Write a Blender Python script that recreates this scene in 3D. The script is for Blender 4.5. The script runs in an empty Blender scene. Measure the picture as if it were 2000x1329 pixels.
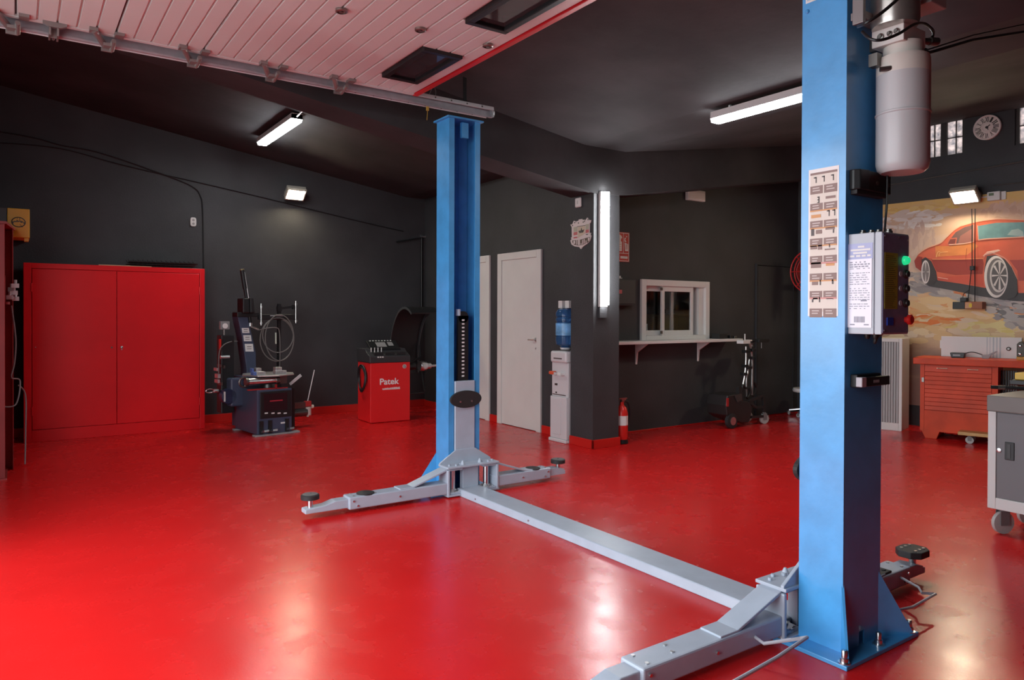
import bpy, bmesh, math, random
from mathutils import Vector, Matrix

random.seed(7)
R = math.radians
S = bpy.context.scene
COL = S.collection

# ------------------------------------------------------------------ camera, sky, exposure
FPX = 1406.0                      # focal length in pixels of the 2000x1329 frame
CAM_H = 1.36
YAW, PITCH, ROLL, SHIFT = R(34.55), -0.0084, 0.0033, 39.5
fwd = Vector((math.sin(YAW) * math.cos(PITCH), math.cos(YAW) * math.cos(PITCH), math.sin(PITCH)))
r0 = Vector((math.cos(YAW), -math.sin(YAW), 0)); u0 = r0.cross(fwd)
rgt = r0 * math.cos(ROLL) + u0 * math.sin(ROLL); upv = rgt.cross(fwd)
CAM = Vector((0, 0, CAM_H))
cd = bpy.data.cameras.new('camera'); co = bpy.data.objects.new('camera', cd); COL.objects.link(co)
m3 = Matrix((rgt, upv, -fwd)).transposed()
co.matrix_world = Matrix.Translation(CAM) @ m3.to_4x4()
cd.sensor_width = 36.0; cd.lens = FPX / 2000 * 36.0; cd.shift_y = -SHIFT / 2000.0
cd.clip_start = 0.05; cd.clip_end = 200
S.camera = co

W_ = bpy.data.worlds.new('sky'); S.world = W_; W_.use_nodes = True
bg = W_.node_tree.nodes['Background']; bg.inputs[0].default_value = (0.88, 0.95, 1.0, 1); bg.inputs[1].default_value = 2.6
S.view_settings.view_transform = 'Standard'; S.view_settings.look = 'None'
S.view_settings.exposure = 1.35; S.view_settings.gamma = 1.0; S.view_settings.use_curve_mapping = False

# ------------------------------------------------------------------ pixel -> place helpers
class Fr:
    """a frame standing on the floor: origin o, turned rz about z; x(), y(), z() meet a photo ray with a local plane"""
    def __init__(s, o=(0, 0, 0), rz=0.0):
        s.o = Vector(o); s.rz = R(rz); s.M = Matrix.Translation(s.o) @ Matrix.Rotation(s.rz, 4, 'Z'); s.I = s.M.inverted()
    def ray(s, px, py):
        d = fwd + rgt * ((px - 1000) / FPX) + upv * ((664.5 - SHIFT - py) / FPX)
        return s.I @ CAM, s.I.to_3x3() @ d
    def hit(s, px, py, k, v):
        c, d = s.ray(px, py); t = (v - c[k]) / d[k]; return c + d * t
    def x(s, px, py, v): return s.hit(px, py, 0, v)
    def y(s, px, py, v): return s.hit(px, py, 1, v)
    def z(s, px, py, v=0.0): return s.hit(px, py, 2, v)
    def w(s, p): return s.M @ Vector(p)
    def l(s, p): return s.I @ Vector(p)
W = Fr()

# ------------------------------------------------------------------ materials
MATS = {}
def mat(name, col, rough=0.5, metal=0.0, spec=0.5, coat=0.0, var=0.0, vscale=3.0, bump=0.0, bscale=40.0, emit=None, estr=0.0,
        trans=0.0, ior=1.45, rvar=0.0, alpha=1.0, col2=None, stretch=None):
    if name in MATS: return MATS[name]
    m = bpy.data.materials.new(name); m.use_nodes = True; nt = m.node_tree; N = nt.nodes; L = nt.links
    b = N['Principled BSDF']
    b.inputs['Base Color'].default_value = (*col, 1); b.inputs['Roughness'].default_value = rough
    b.inputs['Metallic'].default_value = metal; b.inputs['Specular IOR Level'].default_value = spec
    b.inputs['Coat Weight'].default_value = coat; b.inputs['Coat Roughness'].default_value = 0.12
    b.inputs['Transmission Weight'].default_value = trans; b.inputs['IOR'].default_value = ior
    b.inputs['Alpha'].default_value = alpha
    if emit: b.inputs['Emission Color'].default_value = (*emit, 1); b.inputs['Emission Strength'].default_value = estr
    tc = N.new('ShaderNodeTexCoord'); src = tc.outputs['Object']
    if stretch:
        mp = N.new('ShaderNodeMapping'); mp.inputs['Scale'].default_value = stretch; L.new(src, mp.inputs[0]); src = mp.outputs[0]
    if var > 0 or col2:
        n = N.new('ShaderNodeTexNoise'); n.inputs['Scale'].default_value = vscale; n.inputs['Detail'].default_value = 6
        L.new(src, n.inputs['Vector'])
        r = N.new('ShaderNodeValToRGB')
        c2 = col2 if col2 else tuple(min(1, c * (1 + var)) for c in col); c1 = col if col2 else tuple(c * (1 - var) for c in col)
        r.color_ramp.elements[0].position = 0.35; r.color_ramp.elements[1].position = 0.68
        r.color_ramp.elements[0].color = (*c1, 1); r.color_ramp.elements[1].color = (*c2, 1)
        L.new(n.outputs['Fac'], r.inputs[0]); L.new(r.outputs[0], b.inputs['Base Color'])
    if rvar > 0:
        n2 = N.new('ShaderNodeTexNoise'); n2.inputs['Scale'].default_value = 5; n2.inputs['Detail'].default_value = 8
        L.new(src, n2.inputs['Vector']); mr = N.new('ShaderNodeMapRange')
        mr.inputs['From Min'].default_value = 0.3; mr.inputs['From Max'].default_value = 0.7
        mr.inputs['To Min'].default_value = max(0.02, rough - rvar); mr.inputs['To Max'].default_value = rough + rvar
        L.new(n2.outputs['Fac'], mr.inputs['Value']); L.new(mr.outputs[0], b.inputs['Roughness'])
    if bump > 0:
        n3 = N.new('ShaderNodeTexNoise'); n3.inputs['Scale'].default_value = bscale; n3.inputs['Detail'].default_value = 4
        L.new(src, n3.inputs['Vector']); bp = N.new('ShaderNodeBump'); bp.inputs['Strength'].default_value = bump
        bp.inputs['Distance'].default_value = 0.01
        L.new(n3.outputs['Fac'], bp.inputs['Height']); L.new(bp.outputs[0], b.inputs['Normal'])
    MATS[name] = m; return m

def s2l(r, g, b): return tuple(((c / 255) / 12.92 if c / 255 <= .04045 else ((c / 255 + .055) / 1.055) ** 2.4) for c in (r, g, b))

M_floor = mat('red epoxy floor', (0.62, 0.012, 0.012), rough=0.26, spec=0.45, var=0.06, vscale=1.0, rvar=0.04)
def floor_relief(m):
    nt = m.node_tree; N = nt.nodes; L = nt.links; b = N['Principled BSDF']; tc = N.new('ShaderNodeTexCoord'); h = None
    for sc, dt, st, stx in ((1.2, 2, .35, (1, 2.5, 1)), (9, 3, .14, (1, 1, 1)), (70, 2, .07, (1, 1, 1))):
        mp = N.new('ShaderNodeMapping'); mp.inputs['Scale'].default_value = stx; n = N.new('ShaderNodeTexNoise'); n.inputs['Scale'].default_value = sc; n.inputs['Detail'].default_value = dt
        L.new(tc.outputs['Object'], mp.inputs[0]); L.new(mp.outputs[0], n.inputs['Vector'])
        a = N.new('ShaderNodeMath'); a.operation = 'MULTIPLY_ADD'; a.inputs[1].default_value = st; a.inputs[2].default_value = 0.0; L.new(n.outputs['Fac'], a.inputs[0])
        if h: L.new(h, a.inputs[2])
        h = a.outputs[0]
    bp = N.new('ShaderNodeBump'); bp.inputs['Strength'].default_value = .45; bp.inputs['Distance'].default_value = .012; L.new(h, bp.inputs['Height']); L.new(bp.outputs[0], b.inputs['Normal'])
floor_relief(M_floor)
M_base = mat('red baseboard paint', (0.55, 0.016, 0.012), rough=0.35)
M_wall = mat('charcoal wall paint', (0.040, 0.040, 0.043), rough=0.62, var=0.14, vscale=2.2, bump=0.25, bscale=60)
M_ceil = mat('charcoal ceiling paint', (0.050, 0.048, 0.050), rough=0.8, spec=0.25, var=0.22, vscale=1.6, bump=0.2, bscale=14)
M_white = mat('white paint', (0.72, 0.70, 0.68), rough=0.4)
M_doorw = mat('white door lacquer', (0.68, 0.66, 0.63), rough=0.42, var=0.03)
M_blue = mat('blue lift enamel', (0.060, 0.32, 0.67), rough=0.36, spec=0.7, coat=0.5, var=0.10, vscale=7, bump=0.10, bscale=30)
M_grey = mat('grey lift enamel', (0.39, 0.44, 0.52), rough=0.36, var=0.05, vscale=9)
M_panel = mat('white door panel', (0.62, 0.62, 0.60), rough=0.45)
M_zinc = mat('galvanised steel', (0.62, 0.62, 0.63), rough=0.36, metal=0.85, var=0.12, vscale=30)
M_steel = mat('bare steel', (0.66, 0.66, 0.67), rough=0.28, metal=1.0, var=0.1, vscale=25)
M_dsteel = mat('dark oiled steel', (0.16, 0.15, 0.14), rough=0.35, metal=0.9)
M_redcab = mat('red cabinet enamel', (0.76, 0.009, 0.014), rough=0.32, var=0.08, vscale=1.5)
M_black = mat('black plastic', (0.012, 0.012, 0.013), rough=0.42)
M_rub = mat('black rubber', (0.022, 0.021, 0.022), rough=0.62)
M_dark = mat('near black paint', (0.018, 0.018, 0.019), rough=0.6)
M_navy = mat('navy blue machine paint', (0.055, 0.070, 0.115), rough=0.35)
M_yel = mat('yellow enamel', (0.62, 0.34, 0.02), rough=0.4)
M_pale = mat('pale plastic', (0.70, 0.68, 0.66), rough=0.4)
M_cream = mat('cream plastic', (0.62, 0.56, 0.46), rough=0.45)
M_redp = mat('bright red plastic', (0.62, 0.02, 0.015), rough=0.35)
M_tube = mat('lit fluorescent tube', (1, 1, 1), emit=(0.95, 0.98, 1.0), estr=24.0)
M_flood = mat('lit floodlight glass', (1, 1, 1), emit=(1.0, 0.88, 0.62), estr=65.0)
M_glass = mat('window glass', (0.9, 0.95, 0.95), rough=0.02, trans=1.0, ior=1.3)
M_wood = mat('worn wood', (0.55, 0.32, 0.12), rough=0.5, var=0.2, vscale=12, stretch=(1, 8, 8))

# ------------------------------------------------------------------ mesh builder
SPLIT = {'bolt', 'bracket_bolt', 'screw', 'hinge', 'foot_rail', 'clip', 'side_stile', 'chain_rung', 'rail_bolt', 'latch', 'end_cap', 'tap', 'stripe', 'hanger', 'valve_plug', 'cable_gland', 'tray_pocket', 'door_casing', 'sign_border', 'outlet', 'blue_label', 'wire_guard', 'push_button', 'pictogram', 'pictogram_line'}
STUFF = {'brown_print', 'pink_print', 'orange_print', 'dark_print', 'light_print', 'fine_print', 'yellow_label_text', 'label_lettering', 'weights', 'tagline_lettering', 'holder_lettering', 'pad_stud', 'brush_strokes', 'logo_mark'}
class MB:
    def __init__(s): s.v = []; s.f = []
    def add(s, vs, fs):
        k = len(s.v); s.v += [Vector(p) for p in vs]; s.f += [[i + k for i in f] for f in fs]; return s
    def box(s, x0, x1, y0, y1, z0, z1):
        vs = [(x, y, z) for x in (x0, x1) for y in (y0, y1) for z in (z0, z1)]
        return s.add(vs, [(0, 1, 3, 2), (4, 6, 7, 5), (0, 4, 5, 1), (2, 3, 7, 6), (0, 2, 6, 4), (1, 5, 7, 3)])
    def cb(s, c, d, rot=None):
        """box about centre c of size d, turned by rot (a matrix)"""
        m = rot if rot else Matrix.Identity(3); vs = []
        for x in (-.5, .5):
            for y in (-.5, .5):
                for z in (-.5, .5): vs.append(Vector(c) + m @ Vector((x * d[0], y * d[1], z * d[2])))
        return s.add(vs, [(0, 1, 3, 2), (4, 6, 7, 5), (0, 4, 5, 1), (2, 3, 7, 6), (0, 2, 6, 4), (1, 5, 7, 3)])
    def bar(s, p, q, w, h, up=(0, 0, 1)):
        """square bar from p to q, w wide, h along up"""
        p = Vector(p); q = Vector(q); d = (q - p).normalized(); a = d.cross(Vector(up))
        if a.length < 1e-4: a = Vector((1, 0, 0))
        a.normalize(); b = a.cross(d); vs = []
        for c in (p, q):
            for i, j in ((-1, -1), (1, -1), (1, 1), (-1, 1)): vs.append(c + a * (i * w / 2) + b * (j * h / 2))
        return s.add(vs, [(0, 1, 2, 3), (7, 6, 5, 4), (0, 4, 5, 1), (1, 5, 6, 2), (2, 6, 7, 3), (3, 7, 4, 0)])
    def prism(s, poly, ax, a0, a1):
        """poly in the two axes other than ax (in x,y,z order), extruded from a0 to a1"""
        def P(u, v, a): return {'x': (a, u, v), 'y': (u, a, v), 'z': (u, v, a)}[ax]
        n = len(poly); vs = [P(u, v, a0) for u, v in poly] + [P(u, v, a1) for u, v in poly]
        return s.add(vs, [list(range(n))[::-1], list(range(n, 2 * n))] + [(i, (i + 1) % n, n + (i + 1) % n, n + i) for i in range(n)])
    def ring(s, c, d, r, n):
        d = Vector(d).normalized(); a = d.orthogonal().normalized(); b = d.cross(a)
        return [Vector(c) + a * (r * math.cos(2 * math.pi * i / n)) + b * (r * math.sin(2 * math.pi * i / n)) for i in range(n)]
    def cyl(s, p, q, r, r2=None, n=16):
        p = Vector(p); q = Vector(q); d = q - p; r2 = r if r2 is None else r2
        vs = s.ring(p, d, r, n) + s.ring(q, d, r2, n)
        return s.add(vs, [list(range(n))[::-1], list(range(n, 2 * n))] + [(i, (i + 1) % n, n + (i + 1) % n, n + i) for i in range(n)])
    def lathe(s, c, prof, ax=(0, 0, 1), n=24):
        """prof = [(r, h)...] turned about ax through c"""
        c = Vector(c); ax = Vector(ax).normalized(); vs = []; fs = []
        for r, h in prof: vs += s.ring(c + ax * h, ax, max(r, 1e-4), n)
        for k in range(len(prof) - 1):
            for i in range(n): fs.append((k * n + i, k * n + (i + 1) % n, (k + 1) * n + (i + 1) % n, (k + 1) * n + i))
        fs.append(list(range(n))[::-1]); fs.append([(len(prof) - 1) * n + i for i in range(n)])
        return s.add(vs, fs)
    def tube(s, path, r, n=8, closed=False):
        pts = [Vector(p) for p in path]; m = len(pts); vs = []; fs = []; a = None
        for i, p in enumerate(pts):
            t = ((pts[(i + 1) % m] if closed or i < m - 1 else p) - (pts[i - 1] if closed or i > 0 else p)).normalized()
            if a is None: a = t.orthogonal().normalized()
            else:
                a = a - t * a.dot(t)
                a = a.normalized() if a.length > 1e-5 else t.orthogonal().normalized()
            b = t.cross(a)
            vs += [p + a * (r * math.cos(2 * math.pi * j / n)) + b * (r * math.sin(2 * math.pi * j / n)) for j in range(n)]
        for i in range(m if closed else m - 1):
            k = (i + 1) % m
            for j in range(n): fs.append((i * n + j, i * n + (j + 1) % n, k * n + (j + 1) % n, k * n + j))
        if not closed: fs.append(list(range(n))[::-1]); fs.append([(m - 1) * n + j for j in range(n)])
        return s.add(vs, fs)
    def torus(s, c, nrm, Rr, r, n=28, k=8, sx=1.0, sy=1.0):
        d = Vector(nrm).normalized(); a = d.cross(Vector((0, 0, 1))) if abs(d.z) < .9 else Vector((1, 0, 0)); a.normalize(); b = a.cross(d)
        return s.tube([Vector(c) + a * (Rr * sx * math.cos(2 * math.pi * i / n)) + b * (Rr * sy * math.sin(2 * math.pi * i / n)) for i in range(n)], r, k, True)
    def ell(s, c, rx, ry, rz, n=16, k=10):
        c = Vector(c); vs = []; fs = []
        for j in range(k + 1):
            t = math.pi * j / k
            for i in range(n):
                p = 2 * math.pi * i / n
                vs.append(c + Vector((rx * max(math.sin(t), .001) * math.cos(p), ry * max(math.sin(t), .001) * math.sin(p), rz * math.cos(t))))
        for j in range(k):
            for i in range(n): fs.append((j * n + i, j * n + (i + 1) % n, (j + 1) * n + (i + 1) % n, (j + 1) * n + i))
        return s.add(vs, fs)
    def poly(s, pts): return s.add(pts, [list(range(len(pts)))])
    def pieces(s):
        p = list(range(len(s.v)))
        def fd(i):
            while p[i] != i: p[i] = p[p[i]]; i = p[i]
            return i
        for f in s.f:
            for i in f[1:]: p[fd(i)] = fd(f[0])
        g = {}
        for f in s.f: g.setdefault(fd(f[0]), []).append(f)
        out = []
        for fs in g.values():
            ix = sorted({i for f in fs for i in f}); mp = {i: k for k, i in enumerate(ix)}; b = MB(); b.add([s.v[i] for i in ix], [[mp[i] for i in f] for f in fs]); out.append(b)
        return out
    def build(s, name, m, parent=None, bev=0.0, smooth=False, seg=2, label=None):
        if name in SPLIT and not getattr(s, 'whole', False):
            r = None
            for b in s.pieces():
                b.whole = True; o = b.build(name, m, parent, bev, smooth, seg, label); r = r or o
            return r
        o = s.build1(name, m, parent, bev, smooth, seg, label)
        if name in STUFF: o['kind'] = 'stuff'
        return o
    def build1(s, name, m, parent=None, bev=0.0, smooth=False, seg=2, label=None):
        me = bpy.data.meshes.new(name); me.from_pydata([tuple(v) for v in s.v], [], s.f)
        b = bmesh.new(); b.from_mesh(me); bmesh.ops.recalc_face_normals(b, faces=b.faces); b.to_mesh(me); b.free()
        me.materials.append(m)
        o = bpy.data.objects.new(name, me); COL.objects.link(o)
        if parent: o.parent = parent
        if smooth:
            for p in me.polygons: p.use_smooth = True
            me.set_sharp_from_angle(angle=R(38))
        if bev > 0:
            md = o.modifiers.new('bevel', 'BEVEL'); md.width = bev; md.segments = seg; md.limit_method = 'ANGLE'; md.angle_limit = R(40)
        if label: o['label'] = label
        return o

def tag(o, label, cat, group=None, kind=None):
    o['label'] = label; o['category'] = cat
    if group: o['group'] = group
    if kind: o['kind'] = kind
    return o
def thing(name, label, cat, fr=None, loc=None, group=None):
    e = bpy.data.objects.new(name, None); COL.objects.link(e); e.empty_display_size = .1
    if fr is not None: e.location = fr.o; e.rotation_euler = (0, 0, fr.rz)
    if loc is not None: e.location = loc
    return tag(e, label, cat, group)
def struct(o, label=None):
    o['kind'] = 'structure'
    if label: o['label'] = label
    return o
def root_struct(name, fr, label):
    e = bpy.data.objects.new(name, None); COL.objects.link(e); e.location = fr.o; e.rotation_euler = (0, 0, fr.rz)
    return struct(e, label)
def text(txt, name, m, parent, origin, xdir, ydir, size, thick=0.0006, bold=True, width=None):
    """flat lettering as a mesh: starts at origin, runs along xdir, stands along ydir"""
    c = bpy.data.curves.new('t', 'FONT'); c.body = txt; c.size = size; c.extrude = thick
    if bold: c.offset = size * 0.02
    o = bpy.data.objects.new('t', c); COL.objects.link(o)
    me = bpy.data.meshes.new_from_object(o.evaluated_get(bpy.context.evaluated_depsgraph_get()))
    bpy.data.objects.remove(o); bpy.data.curves.remove(c)
    xs = [v.co.x for v in me.vertices]; k = (width / (max(xs) - min(xs))) if width and xs else 1.0; x0 = min(xs) if xs else 0
    X = Vector(xdir).normalized(); Y = Vector(ydir).normalized(); Z = X.cross(Y); O = Vector(origin)
    for v in me.vertices: v.co = O + X * ((v.co.x - x0) * k) + Y * v.co.y + Z * v.co.z
    me.name = name; me.materials.clear(); me.materials.append(m)
    ob = bpy.data.objects.new(name, me); COL.objects.link(ob); ob.parent = parent
    return ob
def copy_tree(o, parent=None):
    c = o.copy(); COL.objects.link(c); c.parent = parent
    for ch in list(o.children): copy_tree(ch, c)
    return c
def caster(parent, p, r=.04, name='caster', yaw=0.0):
    """swivel caster: p is the floor point under the wheel"""
    x, y = p[0], p[1]; d = Vector((math.cos(yaw), math.sin(yaw), 0)); k = MB(); c = Vector((x, y, r + .001))
    k.lathe(c - d * .0, [(r * .55, -.014), (r, -.012), (r, .012), (r * .55, .014)], d, 20)
    w = k.build(name, mat('caster wheel rubber', (.40, .39, .38), .5), parent, smooth=True)
    f = MB(); e = Vector((-d.y, d.x, 0))
    for sgn in (-1, 1): f.cb(c + d * (.02 * sgn) + Vector((0, 0, r * .45)), (.003, r * .9, r * 1.3), Matrix.Rotation(yaw, 3, 'Z'))
    f.cyl(c - d * .022, c + d * .022, .006, n=8); f.cyl(c + Vector((0, 0, r * 1.08)), c + Vector((0, 0, r * 1.32)), r * .36, n=14)
    f.build('caster_fork', mat('caster fork grey', (.16, .15, .15), .4), w); return w
def bezier(pts, n=12):
    """smooth path through pts (Catmull-Rom)"""
    P = [Vector(p) for p in pts]; out = []
    for i in range(len(P) - 1):
        a = P[max(i - 1, 0)]; b = P[i]; c = P[i + 1]; d = P[min(i + 2, len(P) - 1)]
        for k in range(n):
            t = k / n; out.append(.5 * ((2 * b) + (c - a) * t + (2 * a - 5 * b + 4 * c - d) * t * t + (3 * b - a - 3 * c + d) * t ** 3))
    out.append(P[-1]); return out

# ------------------------------------------------------------------ the room
X2 = 4.95; Y1 = 9.45; Y3 = 6.05; XF = -0.75; YB = -3.0
W4A = -87; PX0, PX1, PY0 = 4.78, 5.13, 5.50
def ceil_z(x): return 3.76 - .155 * x if x < 4.65 else (3.04 if x < 5.2 else 3.04 + .157 * (x - 5.2))
F4 = Fr((9.12, 4.40, 0), W4A)         # right-hand wall: local x runs to the right along the wall, y into the wall
CP = [(-.95, ceil_z(-.95)), (4.65, 3.04), (5.2, 3.04), (10.6, ceil_z(10.6))]
struct(MB().box(XF - .2, 10.6, YB - .2, Y1 + .2, -.12, 0).build('floor', M_floor), 'glossy red painted workshop floor')
struct(MB().box(-14, XF - .2, -14, 20, -.14, -.02).build('ground_outside', mat('asphalt', (.30, .29, .28), .8, var=.2)), 'grey forecourt outside the garage door')
struct(MB().prism(CP + [(x, z + .12) for x, z in CP[::-1]], 'y', YB - .2, Y1 + .2).build('ceiling', M_ceil), 'dark painted ceiling sloping down to a valley')
def under(x0, x1): return [(x, ceil_z(x) + .02) for x in sorted({x0, x1} | {x for x in (4.65, 5.2) if x0 < x < x1})]
def gable(x0, x1): return [(x0, 0)] + under(x0, x1) + [(x1, 0)]
struct(MB().prism(gable(XF - .15, 10.2), 'y', Y1, Y1 + .15).build('wall_left', M_wall), 'dark charcoal wall behind the red cabinet')
wb = MB().box(X2, PX1, 5.855, Y1 + .02, 0, 3.05)
struct(wb.build('wall_back', M_wall), 'dark wall with the two white doors')
# pillar
struct(MB().box(PX0, PX1, PY0, 5.855, 0, 2.62).build('pillar', M_wall), 'charcoal square pillar carrying the tube lamp')
# office wall with a window opening
wa = W.y(1250, 545.5, Y3); wb_ = W.y(1382.4, 549.7, Y3); wc = W.y(1250, 669, Y3)
WX0, WX1, WZ0, WZ1 = wa.x, wb_.x, wc.z, wa.z
wo = MB(); XE = 9.03
wo.box(5.10, WX0 + .03, Y3, Y3 + .12, 0, 3.05).box(WX1 - .03, 7.9, Y3, Y3 + .12, 0, 3.30)
wo.prism([(7.9, 0), (7.9, 3.40), (XE, 3.58), (XE, 0)], 'y', Y3, Y3 + .12)
wo.box(WX0 + .03, WX1 - .03, Y3, Y3 + .12, 0, WZ0 + .03).box(WX0 + .03, WX1 - .03, Y3, Y3 + .12, WZ1 - .03, 3.12)
struct(wo.build('wall_office', M_wall), 'charcoal wall with the sliding window and white shelf')
# ceiling beam over the pillar, following both roof slopes
bm_ = [(XF, 3.43), (4.78, 2.575), (5.13, 2.585), (9.0, 3.205)]
top = [(9.0, ceil_z(9.0) + .02), (5.2, 3.06), (4.65, 3.06), (XF, ceil_z(XF) + .02)]
struct(MB().prism(bm_ + top, 'y', PY0 - .01, PY0 + .36).build('ceiling_beam', M_ceil), 'deep dark ceiling beam resting on the pillar')
# right wall, with openings for the high windows
def p4(px, py, d=0.0): return F4.y(px, py, d)
w4 = MB()
ha = p4(1884, 225); hb = p4(1884, 299); hz0, hz1 = hb.z, ha.z
wl0 = p4(1800, 300).x; wl1 = p4(1884, 262).x; wr0 = p4(1991, 240).x - .045; wr1 = wr0 + .62
w4.box(-5.3, wl0, 0, .16, 0, 3.9).box(wl0, wl1, 0, .16, 0, hz0).box(wl0, wl1, 0, .16, hz1, 3.9)
w4.box(wl1, wr0, 0, .16, 0, 3.9).box(wr0, wr1, 0, .16, 0, hz0).box(wr0, wr1, 0, .16, hz1, 3.9).box(wr1, 7.8, 0, .16, 0, 4.1)
o = w4.build('wall_right', M_wall); o.location = F4.o; o.rotation_euler.z = F4.rz
struct(o, 'dark wall carrying the car mural and high windows')
# wall around the garage doorway, and the wall behind the camera
DY0, DY1, DZ = .55, 5.12, 2.92
wf = MB(); hf = ceil_z(XF) + .05
wf.box(XF - .15, XF, YB - .1, DY0, 0, hf).box(XF - .15, XF, DY1, Y1 + .1, 0, hf).box(XF - .15, XF, DY0, DY1, DZ, hf)
struct(wf.build('wall_front', M_wall), 'dark wall around the open garage doorway')
struct(MB().prism(gable(XF - .1, 10.4), 'y', YB - .15, YB).build('wall_rear', M_wall), 'dark wall behind the camera')
# sampling portal for the sky in the open garage doorway (gives off no light of its own)
lt = bpy.data.lights.new('garage_doorway_offscreen', 'AREA'); lt.shape = 'RECTANGLE'; lt.size = DY1 - DY0; lt.size_y = DZ; lt.cycles.is_portal = True
lo = bpy.data.objects.new('garage_doorway_offscreen', lt); COL.objects.link(lo); lo.location = (XF - .1, (DY0 + DY1) / 2, DZ / 2); lo.rotation_euler = (R(90), 0, R(-90))
# red baseboards
def bb(name, b, lab): struct(b.build(name, M_base, bev=.004), lab)
bb('baseboard_left', MB().box(XF, X2, Y1 - .018, Y1, 0, .10), 'red baseboard along the wall behind the cabinet')
bbk = MB()
d1a = W.x(975, 497, X2); d1b = W.x(1060, 486, X2); d2b = W.x(959, 497, X2)
bbk.box(X2 - .018, X2, Y3 - .21, d1b.y - .01, 0, .09).box(X2 - .018, X2, d1a.y + .01, d2b.y - .005, 0, .09).box(X2 - .018, X2, d2b.y + .86, Y1, 0, .09)
bb('baseboard_back', bbk, 'red baseboard between the white doors')
bb('baseboard_pillar', MB().box(PX0 - .018, PX0, PY0 - .018, 5.855, 0, .09).box(PX0 - .018, PX1 + .012, PY0 - .018, PY0, 0, .09).box(PX1, PX1 + .012, PY0, Y3, 0, .09), 'red baseboard around the pillar')
bb('baseboard_office', MB().box(PX1 + .012, 8.9, Y3 - .012, Y3, 0, .012), 'thin red paint edge along the office wall')

# white doors in the back wall
def white_door(name, ya, yb, z1, lab, handle):
    e = root_struct(name, Fr((X2, ya, 0)), lab); w = yb - ya
    c = MB(); f = .085
    c.box(-.028, .0, 0, f, 0, z1).box(-.028, 0, w - f, w, 0, z1).box(-.028, 0, f, w - f, z1 - f, z1)
    c.build('door_casing', M_doorw, e, bev=.004)
    l = MB().box(-.012, .0, f, w - f, .006, z1 - f).build('door_leaf', M_doorw, e, bev=.003)
    if handle:
        h = MB(); hp = W.x(1049, 664, X2); y = hp.y - ya; z = hp.z
        h.cyl((-.012, y, z), (-.02, y, z), .024, n=16).cyl((-.012, y, z), (-.055, y, z), .008, n=8).cyl((-.052, y - .008, z), (-.052, y + .11, z), .008, n=8)
        h.cyl((-.012, y, z - .10), (-.018, y, z - .10), .012, n=10)
        h.build('door_handle', M_steel, l, smooth=True)
    else:
        MB().box(-.0145, -.011, f + .09, w - f - .09, 1.55, 1.6).build('door_vent', M_doorw, l)
white_door('door_1', d1b.y, d1a.y, d1a.z, 'white flush door with steel lever handle beside the water cooler', True)
white_door('door_2', d2b.y, d2b.y + .85, d1a.z, 'white flush door partly hidden behind the blue lift post', False)
# flush dark door in the office wall
a = W.y(1475, 515, Y3); b = W.y(1548, 522, Y3)
e = root_struct('door_3', Fr((a.x, Y3, 0)), 'flush charcoal door let into the office wall')
dw = b.x - a.x
MB().box(.030, dw - .030, -.024, 0, .01, a.z - .030).build('door_leaf', M_wall, e)
MB().box(0, .018, -.028, 0, 0, a.z).box(.018, dw - .018, -.028, 0, a.z - .018, a.z).box(dw - .018, dw, -.028, 0, 0, a.z).build('door_frame', M_wall, e)

# sliding office window
e = root_struct('window_1', Fr((WX0, Y3, WZ0)), 'white sliding window in the office wall')
w = WX1 - WX0; h = WZ1 - WZ0
fm = MB(); t = .075
fm.box(0, t, -.035, .13, 0, h).box(w - t, w, -.035, .13, 0, h).box(t, w - t, -.035, .13, 0, t).box(t, w - t, -.035, .13, h - t, h)
fm.build('window_frame', M_pale, e, bev=.006)
def sash(x0, x1, y, nm):
    s_ = MB(); q = .045; z0, z1 = t - .005, h - t + .005
    s_.box(x0, x0 + q, y, y + .03, z0, z1).box(x1 - q, x1, y, y + .03, z0, z1).box(x0 + q, x1 - q, y, y + .03, z0, z0 + q + .02).box(x0 + q, x1 - q, y, y + .03, z1 - q - .02, z1)
    so = s_.build(nm, M_pale, e, bev=.004)
    MB().box(x0 + q - .003, x1 - q + .003, y + .012, y + .017, z0 + q, z1 - q).build('pane', M_glass, so); return so
s1 = sash(.30 * w, .765 * w, -.012, 'sash'); sash(t - .005, .52 * w, .045, 'sash')
k = MB()
for z in (t + .02, h - t - .05): k.box(.275 * w, .295 * w, -.03, -.012, z, z + .035)
k.build('latch', M_dsteel, s1)
MB().box(w - t - .09, w - t, .0, .11, t, h - t).build('jamb', M_pale, e)
# office behind the window
struct(MB().box(X2 + .12, 9.2, 8.7, 8.8, 0, 3.1).build('wall_office_rear', mat('office grey wall', (.22, .21, .19), .6)), 'grey office wall seen through the sliding window')
struct(MB().box(8.62, 8.72, Y3 + .12, 8.7, 0, 3.5).build('wall_office_side', mat('office grey wall', (.22, .21, .19), .6)), 'grey side wall of the office')
OF = Fr((7.18, 7.05, 0))
t_ = thing('wooden_cupboard', 'light brown wooden cupboard seen through the sliding window', 'cupboard', OF)
WD = mat('cupboard veneer', (.50, .27, .11), .45, var=.12, vscale=4)
MB().box(0, .95, 0, .45, 0, 1.36).build('carcass', WD, t_, bev=.005)
for i in range(2): MB().box(.02 + .47 * i, .46 + .47 * i, -.018, 0, .05, 1.33).build('cupboard_door', WD, t_, bev=.004)
t_ = thing('desk_monitor', 'white screen standing on the brown cupboard in the office', 'monitor', Fr((7.70, 7.25, 1.36)))
MB().box(-.09, .09, -.06, .06, 0, .012).build('stand', M_pale, t_); MB().box(-.015, .015, -.015, .015, .012, .08).build('neck', M_pale, t_); MB().box(-.12, .16, -.02, .02, .07, .36).build('screen', M_pale, t_, bev=.005)
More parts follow.
